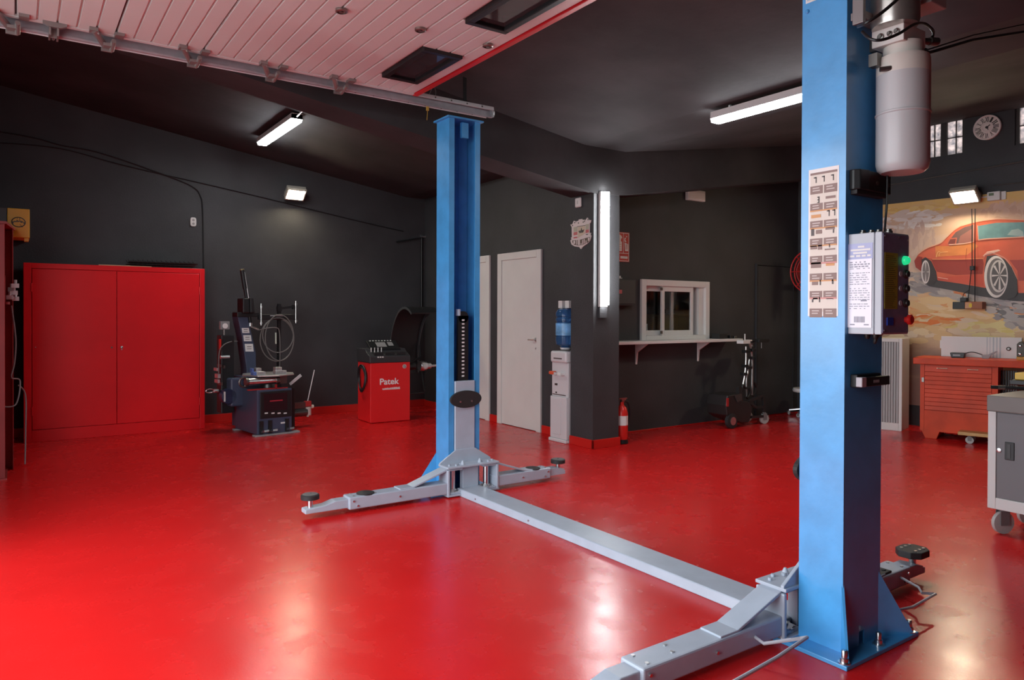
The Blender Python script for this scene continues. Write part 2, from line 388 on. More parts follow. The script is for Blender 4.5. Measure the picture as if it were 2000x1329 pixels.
t_ = thing('office_shelf', 'grey office shelf holding a red folder behind the window', 'shelf', Fr((6.75, 7.55, 0)))
MB().box(0, .9, 0, .4, 1.5, 1.53).box(0, .03, 0, .4, 0, 2.1).box(.87, .9, 0, .4, 0, 2.1).box(0, .9, 0, .4, .95, .98).build('shelf_frame', mat('grey laminate', (.22, .22, .21), .5), t_)
tag(MB().box(7.10, 7.45, 7.57, 7.85, 1.532, 1.74).build('box_file', mat('folder red', (.45, .06, .04), .5)), 'dull red box file on the office shelf', 'folder')
struct(MB().box(5.6, 7.1, Y3 + .2, 6.9, .98, 1.03).box(5.65, 5.7, Y3 + .25, 6.85, 0, .98).box(7.02, 7.07, Y3 + .25, 6.85, 0, .98).build('office_counter', mat('grey laminate', (.22, .22, .21), .5)), 'grey counter inside the office')
tag(MB().box(6.28, 6.50, 6.45, 6.62, 1.03, 1.24).build('paper_tray', M_pale), 'white paper tray standing inside the office window', 'tray')

# high windows in the right-hand wall
def frosted(name, c1, c2, sc):
    m = bpy.data.materials.new(name); m.use_nodes = True; nt = m.node_tree; N = nt.nodes; L = nt.links
    tc = N.new('ShaderNodeTexCoord'); n = N.new('ShaderNodeTexNoise'); n.inputs['Scale'].default_value = sc; n.inputs['Detail'].default_value = 8; n.inputs['Roughness'].default_value = .75
    r = N.new('ShaderNodeValToRGB'); r.color_ramp.elements[0].color = (*c1, 1); r.color_ramp.elements[1].color = (*c2, 1)
    r.color_ramp.elements[0].position = .36; r.color_ramp.elements[1].position = .6
    L.new(tc.outputs['Object'], n.inputs['Vector']); L.new(n.outputs['Fac'], r.inputs[0])
    t = N.new('ShaderNodeBsdfTranslucent'); L.new(r.outputs[0], t.inputs[0]); L.new(t.outputs[0], N['Material Output'].inputs[0])
    return m
M_frost = frosted('obscured window glass', (.26, .25, .26), (.66, .57, .54), 16)
M_wfr = mat('dark window frame', (.045, .042, .04), .5)
def high_window(name, x0, x1, ncas, lab):
    e = root_struct(name, Fr(F4.w((x0, 0, hz0)), W4A), lab); w = x1 - x0; h = hz1 - hz0; q = .014
    f = MB(); f.box(0, w, .03, .09, 0, q).box(0, w, .03, .09, h - q, h)
    cw = w / ncas; gap = .035
    for i in range(ncas + 1): f.box(max(0, i * cw - gap), min(w, i * cw + gap), .03, .09, 0, h)
    fo = f.build('window_frame', M_wfr, e)
    for i in range(ncas):
        a0 = i * cw + gap; a1 = (i + 1) * cw - gap; am = a0 + (a1 - a0) * .56; g = MB()
        g.box(am - .005, am + .005, .045, .075, 0, h); g.box(a0, a1, .045, .075, h * .48 - .005, h * .48 + .005)
        g.build('glazing_bar', M_wfr, e)
        for (u0_, u1_) in ((a0, am), (am, a1)):
            for (v0, v1) in ((0, h * .48), (h * .48, h)): MB().box(u0_, u1_, .056, .06, v0, v1).build('pane', M_frost, e)
high_window('window_2', wl0, wl1, 2, 'high two-light window beside the wall clock')
high_window('window_3', wr0, wr1, 2, 'high window right of the wall clock')

# ------------------------------------------------------------------ two-post lift
CX = 2.83; HW = .1375; HD = .0975; PH = 2.84
def swing_arm(parent, sx, length, outer, kind, tip_drop=0.0):
    """arm along local x on side sx; starts at the pin at |x| = .15"""
    a0 = .20
    k = MB(); k.box(min(sx * a0, sx * outer), max(sx * a0, sx * outer), .115, .235, .028, .112)
    arm = k.build('swing_arm', M_grey, parent, bev=.008)
    # knuckle around the pin
    q = MB(); xk0, xk1 = sx * .205, sx * .225
    q.box(min(xk0, xk1), max(xk0, xk1), .105, .245, .012, .205)
    for z in (.195, .02):
        q.box(min(sx * .09, sx * .21), max(sx * .09, sx * .21), .12, .235, z, z + .016)
    q.build('arm_knuckle', M_grey, arm, bev=.006)
    # sloping brace strap
    b = MB(); b.prism([(sx * .215, .215), (sx * .215, .200), (sx * .50, .108), (sx * .60, .108), (sx * .60, .120), (sx * .50, .120)], 'y', .122, .225)
    b.build('brace_strap', M_grey, arm, bev=.003)
    i = MB()
    x0, x1 = sx * (outer - .05), sx * length
    pr = [(x0, .040), (x0, .100), (sx * (outer + .09), .100), (sx * (outer + .16), .080), (sx * (length - .02), .072), (x1, .070), (x1, .040)]
    i.prism(pr, 'y', .132, .218)
    i.build('inner_arm', M_grey, arm, bev=.005)
    s_ = MB()
    for xx, zz in ((outer - .03, .085), (outer - .06, .05), (outer * .62, .07)): s_.cyl((sx * xx, .236, zz), (sx * xx, .243, zz), .007, n=8); s_.cyl((sx * xx, .114, zz), (sx * xx, .107, zz), .007, n=8)
    for xx, yy in ((outer - .04, .14), (outer - .04, .21), (outer - .18, .15), (outer - .20, .205)): s_.cyl((sx * xx, yy, .111), (sx * xx, yy, .117), .008, n=8)
    s_.build('bolt', M_steel, arm, smooth=True)
    p = MB(); px_ = sx * (length - .045)
    p.cyl((px_, .175, .06), (px_, .175, .14), .017, n=14); p.build('pad_screw', M_steel, arm, smooth=True)
    d = MB()
    if kind == 'round':
        d.lathe((px_, .175, .125), [(.045, 0), (.060, .004), (.060, .030), (.052, .036)], n=28)
        d.build('lift_pad', M_rub, arm, smooth=True)
        f = MB(); f.lathe((px_, .175, .159), [(.05, 0), (.05, .003)], n=28); f.cyl((px_, .175, .161), (px_, .175, .167), .008, n=8); f.build('pad_face', mat('worn grey rubber', (.13, .12, .12), .6), arm, smooth=True)
        m = MB(); m.lathe((sx * (outer - .14), .175, .110), [(.062, 0), (.062, .008), (.055, .011)], n=28); m.build('rubber_disc', M_rub, arm, smooth=True)
    else:
        oc = [(px_ + .07 * c * (1.15), .175 + .07 * s2) for c, s2 in ((1, .45), (.5, .95), (-.5, .95), (-1, .45), (-1, -.45), (-.5, -.95), (.5, -.95), (1, -.45))]
        d.prism(oc, 'z', .128, .162); d.build('lift_pad', M_rub, arm, bev=.004)
        st = MB()
        for u in (-.04, 0, .04):
            for v in (-.035, .035): st.cyl((px_ + u, .175 + v, .160), (px_ + u, .175 + v, .167), .008, n=8)
        st.build('pad_stud', M_steel, arm)
        if kind == 'plain': return arm
        m = MB(); m.box(sx * (outer - .22) - .06, sx * (outer - .22) + .06, .125, .225, .110, .122)
        for u in (-.03, .03):
            for v in (-.025, .025): m.cyl((sx * (outer - .22) + u, .175 + v, .120), (sx * (outer - .22) + u, .175 + v, .128), .012, n=8)
        m.build('rubber_plate', M_rub, arm, bev=.003)
    return arm

def lift_post(fr, lab, pads, arms, order):
    t = thing('lift_post', lab, 'vehicle lift', fr, group=None)
    c = MB(); th = .007; lip = .046
    # C-channel outline in plan, opening at +y
    out = [(-HW + lip, HD), (-HW, HD), (-HW, -HD), (HW, -HD), (HW, HD), (HW - lip, HD)]
    inn = [(HW - lip, HD - th), (HW - th, HD - th), (HW - th, -HD + th), (-HW + th, -HD + th), (-HW + th, HD - th), (-HW + lip, HD - th)]
    c.prism(out + inn, 'z', .075, PH)
    for q in (-1, 1):                                  # foot of the channel, leaving the cable slot open
        c.prism([(q * .02, -HD), (q * HW, -HD), (q * HW, HD), (q * (HW - lip), HD), (q * (HW - lip), HD - th), (q * (HW - th), HD - th), (q * (HW - th), -HD + th), (q * .02, -HD + th)], 'z', .018, .075)
    col = c.build('column', M_blue, t)
    MB().box(-HW - .022, HW + .022, -HD - .018, HD + .02, PH, PH + .014).build('top_plate', M_blue, col, bev=.003)
    g = MB(); g.box(-HW + .01, HW - .01, -HD + .008, -HD + .014, .08, PH - .01); g.build('back_lining', M_blue, col)
    g = MB(); g.bar((.028, -.05, .3), (.028, -.05, PH - .1), .012, .012, (0, 1, 0)); g.bar((-.035, -.06, .3), (-.035, -.06, PH - .02), .006, .006, (0, 1, 0)); g.build('guide_rod', M_blue, col)
    g = MB().box(-.045, .015, HD - .05, HD - .02, PH - .13, PH - .012); g.build('pulley_cover', M_blue, col, bev=.003)
    # base plate with anchor bolts and gussets
    bp = MB().box(-.23, .315, -.17, .16, 0, .018).build('base_plate', M_blue, t, bev=.003)
    for sx, gx in ((-1, -.205), (1, .285)):           # corner gussets on the diagonal
        c0_ = Vector((sx * HW, -HD, 0)); d_ = (Vector((gx, -.160, 0)) - c0_); n_ = Vector((-d_.y, d_.x, 0)).normalized() * .005; k = MB()
        pts = [c0_ + Vector((0, 0, .018)), c0_ + d_ + Vector((0, 0, .018)), c0_ + Vector((0, 0, .30))]
        pts[0] -= d_ * .1; pts[2] -= d_ * .1
        k.add([p_ - n_ for p_ in pts] + [p_ + n_ for p_ in pts], [(0, 1, 2), (5, 4, 3), (0, 3, 4, 1), (1, 4, 5, 2), (2, 5, 3, 0)]); k.build('gusset', M_blue, bp)
    for bx, by in ((-.205, -.145), (.06, -.135), (.285, -.145), (.285, .125), (-.205, .125)):
        k = MB(); k.lathe((bx, by, .018), [(.024, 0), (.024, .004), (.016, .005), (.016, .020), (.011, .022), (.011, .046), (.008, .05)], n=12); k.build('anchor_bolt', M_steel, bp, smooth=True)
    # carriage
    k = MB().box(-.086, .086, HD - .02, HD + .014, .30, .845); car = k.build('carriage', M_grey, t, bev=.004)
    k = MB(); k.prism([(-.086, .325), (.086, .325), (.225, .238), (.225, .226), (-.225, .226), (-.225, .238)], 'y', HD + .010, HD + .026)
    k.build('flared_plate', M_grey, car, bev=.003)
    k = MB(); k.box(-.225, .225, HD + .0, HD + .15, .213, .228).box(-.225, .225, HD + .0, HD + .15, .008, .022).box(-.068, .068, HD + .05, HD + .10, .022, .213); k.build('arm_bracket', M_grey, car, bev=.003)
    for sx in (-1, 1):
        k = MB(); k.cyl((sx * .148, .175, .024), (sx * .148, .175, .21), .021, n=18); k.build('arm_pin', M_steel, car, smooth=True)
        k = MB(); k.lathe((sx * .148, .175, .022), [(.05, 0), (.05, .018), (.03, .02), (.03, .03)], n=14)
        for a in range(8): k.cb((sx * .148 + .05 * math.cos(a * .785), .175 + .05 * math.sin(a * .785), .032), (.014, .014, .016), Matrix.Rotation(a * .785, 3, 'Z'))
        k.build('gear_lock', M_zinc, car)
        k = MB()
        for u in (-.03, 0, .03): k.cyl((sx * .14 + u * 1.6, .20 + (abs(u) < .01) * .02, .228), (sx * .14 + u * 1.6, .20 + (abs(u) < .01) * .02, .240), .009, n=8)
        k.lathe((sx * .075, .205, .228), [(.018, 0), (.014, .012), (.006, .03)], n=10)
        k.build('bracket_bolt', M_grey, car, smooth=True)
    # oval rubber bumper on the carriage
    ov = [(.137 * math.cos(i * math.pi / 16), .706 + .066 * math.sin(i * math.pi / 16)) for i in range(32)]
    k = MB().prism(ov, 'y', HD + .012, HD + .034); ob = k.build('rubber_bumper', M_rub, t, bev=.003)
    k = MB()
    for u in (-.045, .055): k.cyl((u, HD + .033, .69), (u, HD + .039, .69), .008, n=10)
    k.build('screw', M_steel, ob)
    for a in arms: swing_arm(t, *a)
    return t, col

FL = Fr((CX, 4.85, 0), 180); FRt = Fr((CX, 1.692, 0), 0)
tl, coll = lift_post(FL, 'blue two-post lift column with grey arms, open channel facing the room, beyond the floor beam', 'round',
                     [(1, 1.275, .98, 'round'), (-1, .90, .735, 'round')], 0)
tr, colr = lift_post(FRt, 'blue two-post lift column carrying the control box and white oil tank', 'plate',
                     [(-1, 1.85, 1.02, 'plain'), (1, 1.00, .82, 'plate')], 1)
# black cable ladder above the left carriage, switch plate
def post_l(px, py, y): return FL.y(px, py, y)
a = post_l(893, 745, .07); b = post_l(913, 612, .07)
k = MB(); xa, xb = min(a.x, b.x), max(a.x, b.x)
k.box(xa, xb, .055, .085, .84, b.z - .02); k.cyl(((xa + xb) / 2, .055, b.z - .03), ((xa + xb) / 2, .085, b.z - .03), (xb - xa) / 2, n=20)
ch = k.build('chain_guard', M_black, tl)
k = MB(); n_ = 16
for i in range(n_):
    z = .875 + i * (b.z - .06 - .875) / (n_ - 1); k.box((xa + xb) / 2 - .008, (xa + xb) / 2 + .014, .0855, .0875, z, z + .012)
k.build('chain_rung', mat('pale chain rung', (.65, .65, .66), .5), ch)
k = MB().box(xb - .012, xb + .004, .05, .095, b.z - .02, b.z + .03); k.build('guard_clip', M_grey, ch)
a = post_l(890, 500, .03); c_ = post_l(897, 476, .03)
MB().box(min(a.x, c_.x), max(a.x, c_.x), -.085, -.06, a.z, c_.z).build('switch_plate', M_dsteel, coll)
# wire foot guards on the right post arms
wg = mat('grey guard rod', (.42, .42, .47), .4)
k = MB(); k.tube([(-.40, .115, .07), (-.42, .06, .07), (-.36, -.02, .10), (-.31, -.055, .11), (-.55, -.09, .11), (-1.02, -.12, .10), (-1.08, .02, .08), (-1.06, .115, .07)], .007)
k.build('wire_guard', wg, tr, smooth=True)
k = MB(); k.tube([(.72, .115, .08), (.66, .0, .08), (.60, -.045, .08), (.64, -.085, .08), (.40, -.10, .08), (.30, -.06, .07), (.30, .115, .06)], .006); k.build('wire_guard', wg, tr, smooth=True)
# floor beam joining both posts
t = thing('lift_floor_beam', 'pale grey steel floor beam joining the two blue lift posts', 'floor beam', Fr((CX, 1.85, 0)))
bx0, bx1 = 2.725 - CX, 2.915 - CX
k = MB(); k.prism([(bx0 - .012, 0), (bx0, .05), (bx1, .05), (bx1 + .012, 0)], 'y', .02, 2.83); k.build('beam_cover', M_grey, t, bev=.006)
k = MB()
for y in (1.9, 2.55):
    k.cyl((bx0 - .004, y, .025), (bx0 - .012, y, .026), .006, n=8); k.cyl((bx1 + .004, y, .025), (bx1 + .012, y, .026), .006, n=8)
k.build('screw', M_steel, t)

# ---- signs, boxes and fittings on the right post (in world axes)
XL = CX - HW; YF = FRt.o.y - HD          # -x face and -y face of the right column
M_stk = mat('sticker paper', (.70, .62, .56), .5)
def on_x(px, py, d=.0): return W.x(px, py, XL - d)
t = thing('brand_sticker', 'tall white sticker of brand logos in two columns on the blue lift post', 'sticker', Fr((XL, 1.69, 0)))
c0 = on_x(1580, 326); c1 = on_x(1637, 618); y0_, y1_ = c1.y, c0.y; zt = on_x(1608, 328).z; zb = on_x(1608, 618).z
def sx_(u): return y1_ - u * (y1_ - y0_)             # u from 0 (left in the picture) to 1
def rect(mb, u0, u1, v0, v1, d):                     # v measured from the top, 0..1
    ya, yb = sx_(u0) - 1.69, sx_(u1) - 1.69; za, zb2 = zt - v0 * (zt - zb), zt - v1 * (zt - zb)
    mb.box(-d, -d + .0006, yb, ya, zb2, za)
MB().box(-.001, 0, y0_ - 1.69, y1_ - 1.69, zb, zt).build('backing', mat('white sticker', (.80, .76, .74), .45), t)
brown = mat('brown print', (.26, .17, .15), .5); ora = mat('orange print', (.62, .30, .12), .5); pnk = mat('pink print', (.62, .28, .26), .5); ink = mat('dark print', (.10, .08, .08), .5); crm = mat('cream print', (.70, .62, .55), .5); lgt = mat('light print', (.58, .50, .47), .5)
A, B_, Cc, D_, E_, G_ = MB(), MB(), MB(), MB(), MB(), MB()
rows = [(.02, .055), (.125, .175), (.245, .285), (.36, .40), (.475, .515), (.59, .63), (.705, .74), (.825, .86)]
rect(E_, .06, .95, .03, .97, .0012)
rect(A, .06, .95, .025, .04, .0018)
for i in range(8):
    v0 = .115 + i * .119; 
    for (u0, u1) in ((.06, .48), (.52, .95)):
        rect(A, u0, u1, v0, v0 + (.055 if i < 7 else .06), .0018)
        for r_ in range(2): rect(G_, u0 + .08, u1 - .08 - .1 * random.random(), v0 + .012 + r_ * .017, v0 + .019 + r_ * .017, .0024)
    if i in (1, 2, 3, 5): rect(B_, .06, .95, v0 + .046, v0 + .055, .0026)
    if i in (4, 6): rect(Cc, .06, .95, v0 + .044, v0 + .055, .0026)
def seven(u, v): rect(D_, u, u + .09, v, v + .008, .0026); rect(D_, u + .06, u + .09, v, v + .04, .0026)
for u in (.18, .45, .75): seven(u, .055)
rect(D_, .30, .37, .19, .197, .0026); rect(D_, .34, .37, .19, .232, .0026); rect(D_, .30, .37, .208, .214, .0026); rect(D_, .30, .37, .226, .232, .0026)
rect(A, .58, .9, .195, .212, .0026); rect(B_, .10, .42, .31, .332, .0026); seven(.62, .29); seven(.80, .29)
rect(D_, .10, .20, .405, .452, .0026); rect(A, .26, .46, .415, .442, .0026); rect(A, .58, .88, .405, .42, .0026); rect(D_, .82, .86, .42, .445, .0026)
rect(A, .08, .30, .52, .545, .0026); rect(A, .33, .47, .515, .55, .0026); rect(D_, .70, .73, .515, .54, .0026); rect(A, .56, .90, .547, .556, .0026)
rect(A, .10, .44, .635, .672, .0026); rect(B_, .60, .88, .645, .662, .0026)
rect(A, .14, .34, .765, .788, .0026); rect(D_, .40, .44, .75, .79, .0026); rect(D_, .80, .85, .755, .785, .0026)
rect(D_, .18, .34, .875, .885, .0026); rect(D_, .14, .19, .885, .905, .0026); rect(D_, .38, .42, .87, .905, .0026); rect(G_, .62, .85, .88, .89, .0026)
for mb, m, n in ((E_, crm, 'cream_field'), (A, brown, 'brown_print'), (B_, ora, 'orange_print'), (Cc, pnk, 'pink_print'), (D_, ink, 'dark_print'), (G_, lgt, 'light_print')): mb.build(n, m, t)
t = thing('warning_plate', 'small outlined plate near the top of the blue lift post', 'plate', Fr((XL, 1.69, 0)))
c0 = on_x(1574, 8); 
k = MB(); k.box(-.001, 0, c0.y - 1.69 - .11, c0.y - 1.69, c0.z, c0.z + .16); k.build('plate_border', M_white, t)
k = MB(); k.box(-.002, 0, c0.y - 1.69 - .103, c0.y - 1.69 - .006, c0.z + .008, c0.z + .152); k.build('plate_field', mat('pale blue plate', (.40, .52, .62), .4), t)
c0 = on_x(1577, 23); tag(MB().lathe((XL, c0.y, c0.z), [(.009, 0), (.009, .004), (.004, .008)], (-1, 0, 0), 14).build('column_bolt', M_blue, smooth=True), 'blue round-headed bolt under the outlined plate on the lift post', 'bolt')

# control box
a = W.y(1657, 463, YF - .002); bxl = a.x + .004; cyf = W.x(1722, 550, bxl).y; cr = W.y(1775, 465, cyf)
zt = W.y(1722, 452, cyf).z; zb = W.y(1722, 654, cyf).z; FB = Fr((bxl, YF, zb)); bw = cr.x - bxl; bd = YF - cyf; bh = zt - zb
t = thing('control_box', 'grey lift control box with green lamp, red stop button and white labels', 'control box', FB)
M_enc = mat('grey box enamel', (.44, .47, .52), .4)
MB().box(0, bw, -bd * .775, -.0005, 0, bh).build('enclosure', M_enc, t, bev=.003)
MB().box(.006, bw - .006, -bd * .80, -bd * .77, .006, bh - .006).build('lid_gasket', M_enc, t)
MB().box(0, bw, -bd, -bd * .80, 0, bh).build('enclosure_lid', M_enc, t, bev=.003)
MB().box(.004, bw - .004, -bd - .003, -bd, .006, bh - .006).build('front_panel', mat('violet grey panel', (.20, .20, .32), .4, var=.1, vscale=30), t, bev=.002)
def bx_(mb, u0, u1, v0, v1, d): mb.box(-d, .0, -bd * u1, -bd * u0, bh * (1 - v1), bh * (1 - v0))     # on the left side, u from the post
k = MB(); bx_(k, .0, .74, .10, .26, .0015); k.build('blue_label', mat('lavender label', (.38, .40, .62), .4), t)
k = MB(); bx_(k, .0, .72, .255, .935, .0025); wl = k.build('white_label', mat('white label', (.82, .80, .88), .4), t)
k = MB()
for u0, u1, v in ((.3, .5, .125), (.08, .68, .155), (.16, .58, .185), (.06, .2, .215), (.25, .38, .215), (.42, .54, .215), (.58, .69, .215)): bx_(k, u0, u1, v, v + .018, .0026)
k.build('label_lettering', M_white, t)
k = MB()
for i in range(22):
    v = .28 + i * .022
    if i % 7 == 4: continue
    u = .06
    while u < .62:
        l_ = .03 + .10 * random.random(); bx_(k, u, min(u + l_, .66), v, v + .007 + .005 * (i < 3), .0033); u += l_ + .03 + .06 * (i % 3 == 0)
u = .2
while u < .52: l_ = random.choice((.008, .014, .02)); bx_(k, u, u + l_, .825, .885, .0033); u += l_ + .012
bx_(k, .08, .22, .90, .912, .0033); bx_(k, .5, .64, .90, .912, .0033); bx_(k, .40, .58, .66, .675, .0033)
k.build('fine_print', mat('grey ink', (.28, .28, .34), .5), t)
yf = -bd - .003
MB().box(bw * .07, bw * .55, yf - .001, yf, bh * .25, bh * .80).build('yellow_label', mat('olive yellow label', (.34, .34, .04), .5), t)
k = MB()
for i in range(26):
    z = bh * (.265 + i * .020); k.box(bw * .11, bw * (.36 + .16 * random.random()), yf - .0015, yf - .0009, z, z + .0022)
k.build('yellow_label_text', mat('dark olive ink', (.10, .11, .02), .5), t)
g = MB().lathe((bw * .80, yf, bh * .735), [(.018, 0), (.018, .004), (.016, .014), (.010, .020), (.002, .022)], (0, -1, 0), 20)
g.build('green_lamp', mat('green lamp lens', (.01, .40, .17), .2, emit=(.01, .45, .17), estr=.5), t, smooth=True)
for v in (.60, .455, .31):
    k = MB(); k.lathe((bw * .84, yf, bh * v), [(.017, 0), (.017, .006), (.012, .008), (.012, .014)], (0, -1, 0), 18); ko = k.build('push_button', M_dsteel, t, smooth=True)
    k = MB(); k.lathe((bw * .66, yf, bh * v), [(.010, 0), (.010, .003)], (0, -1, 0), 14); k.build('indicator', mat('clear lens', (.45, .45, .5), .2), ko)
k = MB(); k.lathe((bw * .87, yf, bh * .145), [(.012, 0), (.012, .010), (.020, .012), (.020, .022), (.015, .026)], (0, -1, 0), 20); k.build('stop_button', M_redp, t, smooth=True)
MB().box(bw * .16, bw * .38, yf - .004, yf, bh * .09, bh * .165).build('blue_sign', mat('blue sign', (.02, .06, .45), .4), t)
k = MB()
for u, v in ((.07, .96), (.93, .94), (.93, .04), (.07, .04), (.6, .96)): k.cyl((bw * u, yf, bh * v), (bw * u, yf - .003, bh * v), .004, n=8)
k.build('screw', M_steel, t)
k = MB()
for u in (.25, .45, .62, .85): k.lathe((bw * .35 * (u + .4), -bd * u, bh), [(.014, 0), (.014, .008), (.010, .010), (.010, .016)], n=12)
k.build('cable_gland', M_dsteel, t, smooth=True)
k = MB()
for u in (.3, .55): k.lathe((bw * .35, -bd * u, 0), [(.012, 0), (.012, -.012), (.008, -.02)], n=12)
k.tube(bezier([(bw * .35, -bd * .55, -.018), (bw * .38, -bd * .5, -.035), (bw * .6, -bd * .4, -.012), (bw * .95, -bd * .25, -.004)]), .006)
k.build('lower_cable', M_black, t, smooth=True)

# hydraulic power unit: motor, valve block and white oil tank
pc = W.y(1763, 250, YF - .115); px0, py0 = pc.x, pc.y
rad = 47.5 / FPX * (pc - CAM).dot(fwd)
zb = W.y(1763, 338, py0).z; zt = W.y(1763, 112, py0).z; zn = W.y(1763, 92, py0).z; zr = W.y(1763, 224, py0).z; zl = W.y(1763, 148, py0).z
FH = Fr((px0, py0, zb)); h = zt - zb
t = thing('hydraulic_power_unit', 'hydraulic power unit with steel motor and white oil tank on the blue post', 'hydraulic unit', FH)
M_tank = mat('milky tank plastic', (.46, .45, .46), .35); M_tank2 = mat('milky tank plastic above oil', (.60, .55, .50), .35)
k = MB(); zz = zl - zb
k.lathe((0, 0, 0), [(rad * .80, 0), (rad * .94, .012), (rad, .035), (rad, zr - zb - .006), (rad * 1.035, zr - zb - .003), (rad * 1.035, zr - zb + .003), (rad, zr - zb + .006), (rad, zz)], n=36)
k.build('oil_tank', M_tank, t, smooth=True)
k = MB(); k.lathe((0, 0, zz), [(rad, 0), (rad, h - zz - .02), (rad * .96, h - zz - .004), (rad * .76, h - zz), (rad * .74, zn - zb - zz + .01)], n=36); k.build('tank_shoulder', M_tank2, t, smooth=True)
zv0 = zn - zb; zv1 = W.y(1763, 58, py0).z - zb
xb0 = -.085; ya, yb = W.x(1702, 85, px0 + xb0).y - py0, W.x(1765, 75, px0 + xb0).y - py0
MB().box(xb0, .085, yb, ya, zv0, zv1).build('valve_block', mat('pale grey block', (.62, .58, .55), .4), t, bev=.004)
k = MB()
for u, r_ in ((.30, .013), (.58, .010), (.80, .011)): k.lathe((xb0, ya + (yb - ya) * u, (zv0 + zv1) / 2 + .006 * u), [(r_, 0), (r_, .006), (r_ * .6, .008), (r_ * .6, .014)], (-1, 0, 0), 12)
k.build('valve_plug', M_dsteel, t, smooth=True)
mo = FH.l(W.y(1748, 60, py0)); rm = 43 / FPX * (pc - CAM).dot(fwd); mx = mo.x
k = MB(); k.lathe((mx, 0, zv1 - .004), [(rm * .94, 0), (rm, .02), (rm, .40)], n=32); k.build('motor', mat('brushed motor steel', (.42, .38, .35), .3, metal=.8, var=.2, vscale=12), t, smooth=True)
k = MB(); c_ = FH.l(W.y(1804, 15, py0 - .03)); k.box(c_.x - .065, c_.x + .06, -.09, .04, c_.z - .012, c_.z + .20); k.build('terminal_box', mat('warm grey box', (.40, .39, .38), .45), t, bev=.004)
k = MB(); zc = (zv0 + zv1) / 2; k.cyl((.08, yb * .6, zc), (.14, yb * .6 - .02, zc + .004), .013, n=14); k.cyl((.12, yb * .6 - .015, zc + .003), (.16, yb * .6 - .026, zc + .006), .016, n=14); k.build('solenoid', M_dsteel, t, smooth=True)
c_ = FH.l(W.y(1690, 40, py0 + .04)); k = MB(); k.box(c_.x - .014, c_.x + .004, .04, .085, zv1 - .005, zv1 + .40); k.box(c_.x, mx, .05, .10, zv1 + .02, zv1 + .05); k.build('mounting_bracket', mat('bracket steel', (.22, .20, .20), .4, metal=.5), t, bev=.003)
k = MB(); A_ = lambda px, py, d: FH.l(W.y(px, py, py0 - d))
k.tube(bezier([A_(1676, 52, .02), A_(1692, 45, .08), A_(1722, 25, .11), A_(1760, -8, .11), A_(1790, -40, .08)]), .006)
k.tube(bezier([A_(1684, 62, .05), A_(1700, 76, .09), A_(1722, 78, .12), A_(1755, 66, .13), A_(1785, 48, .10), A_(1805, 46, .07), A_(1821, 58, .05), A_(1822, 70, .03), A_(1814, 80, .03)]), .0055)
k.build('motor_cable', M_black, t, smooth=True)
k = MB(); k.cyl((-rad * .95, .0, h - .06), (-rad * 1.22, .03, h - .062), .010, n=12); k.cb((-rad * 1.0, .06, h - .015), (.035, .035, .05)); k.build('drain_fitting', M_dsteel, t)
k = MB(); k.box(-.04, .04, .03, YF - py0, zv0 + .005, zv1 - .005); k.build('wall_mount', M_dsteel, t)
# black hoses running to the right from the unit
k = MB(); qa = W.y(2000, 48, py0 - .1); qb = W.y(2000, 62, py0 - .1)
q0b = FH.w((.07, -.02, zv0 + .006))
k.tube([q0b, W.y(1815, 103, py0 - .01), W.y(1900, 78, py0 - .05), qb + (qb - q0b) * .4], .0065); k.tube([q0b + Vector((0, 0, .012)), W.y(1812, 97, py0 - .01), W.y(1900, 69, py0 - .05), qa + (qa - q0b) * .4], .003)
tag(k.build('hydraulic_hose', M_black, smooth=True), 'thin black hoses leading off from the hydraulic unit', 'hose')

# black bumper, holder and wire on the -y side of the right post
def fit(name, lab, cat, px0_, px1_, py0_, py1_, depth):
    a = W.y(px0_, py1_, YF); b = W.y(px1_, py0_, YF); f = Fr((a.x, YF, a.z)); return thing(name, lab, cat, f), (b.x - a.x) * .80, b.z - a.z
t, w, h = fit('cable_clamp', 'curved black clamp bolted to the blue post under the oil tank', 'clamp', 1658, 1729, 347, 380, .05)
k = MB(); k.prism([(0, 0), (-.004, -.02), (.01, -.042), (w * .3, -.05), (w * .3, -.042), (w + .03, -.038), (w + .03, -.004), (w, 0)], 'z', h * .18, h); k.build('clamp_body', M_black, t, bev=.006)
k = MB(); k.prism([(.01, 0), (.006, -.03), (w, -.034), (w, 0)], 'z', 0, h * .2); k.build('clamp_lip', M_rub, t, bev=.003)
k = MB()
for u in (.62, 1.02): k.cyl((w * u, -.035, h * .55), (w * u, -.044, h * .55), .008, n=10)
k.build('screw', M_dsteel, t)
t, w, h = fit('tool_holder', 'black magnetic tool holder on the blue post below the control box', 'holder', 1660, 1717, 727, 757, .05)
MB().box(.0, w + .002, -.03, 0, .0, h).build('back_plate', M_black, t, bev=.004)
MB().box(.028, w + .035, -.05, -.028, .004, h * .80).build('front_bar', M_black, t, bev=.003)
MB().box(-.004, .03, -.052, -.026, .004, h * .82).build('end_cap', mat('grey end cap', (.40, .37, .40), .4), t, bev=.003)
k = MB()
for i in range(5): k.box(w * .48 + i * .009, w * .48 + i * .009 + .006, -.0506, -.049, h * .34, h * .34 + .011)
k.build('holder_lettering', mat('grey print', (.30, .30, .31), .5), t)
k = MB(); a = W.y(1731, 345, YF - .05); b = W.y(1731, 452, YF - .05)
k.tube(bezier([W.y(1733, 330, YF - .05), W.y(1732, 395, YF - .05), W.y(1730, 425, YF - .05), W.y(1727, 462, YF - .06)]), .0045)
tag(k.build('tank_cable', M_black, smooth=True), 'grey and black cable hanging from the oil tank into the control box', 'cable')

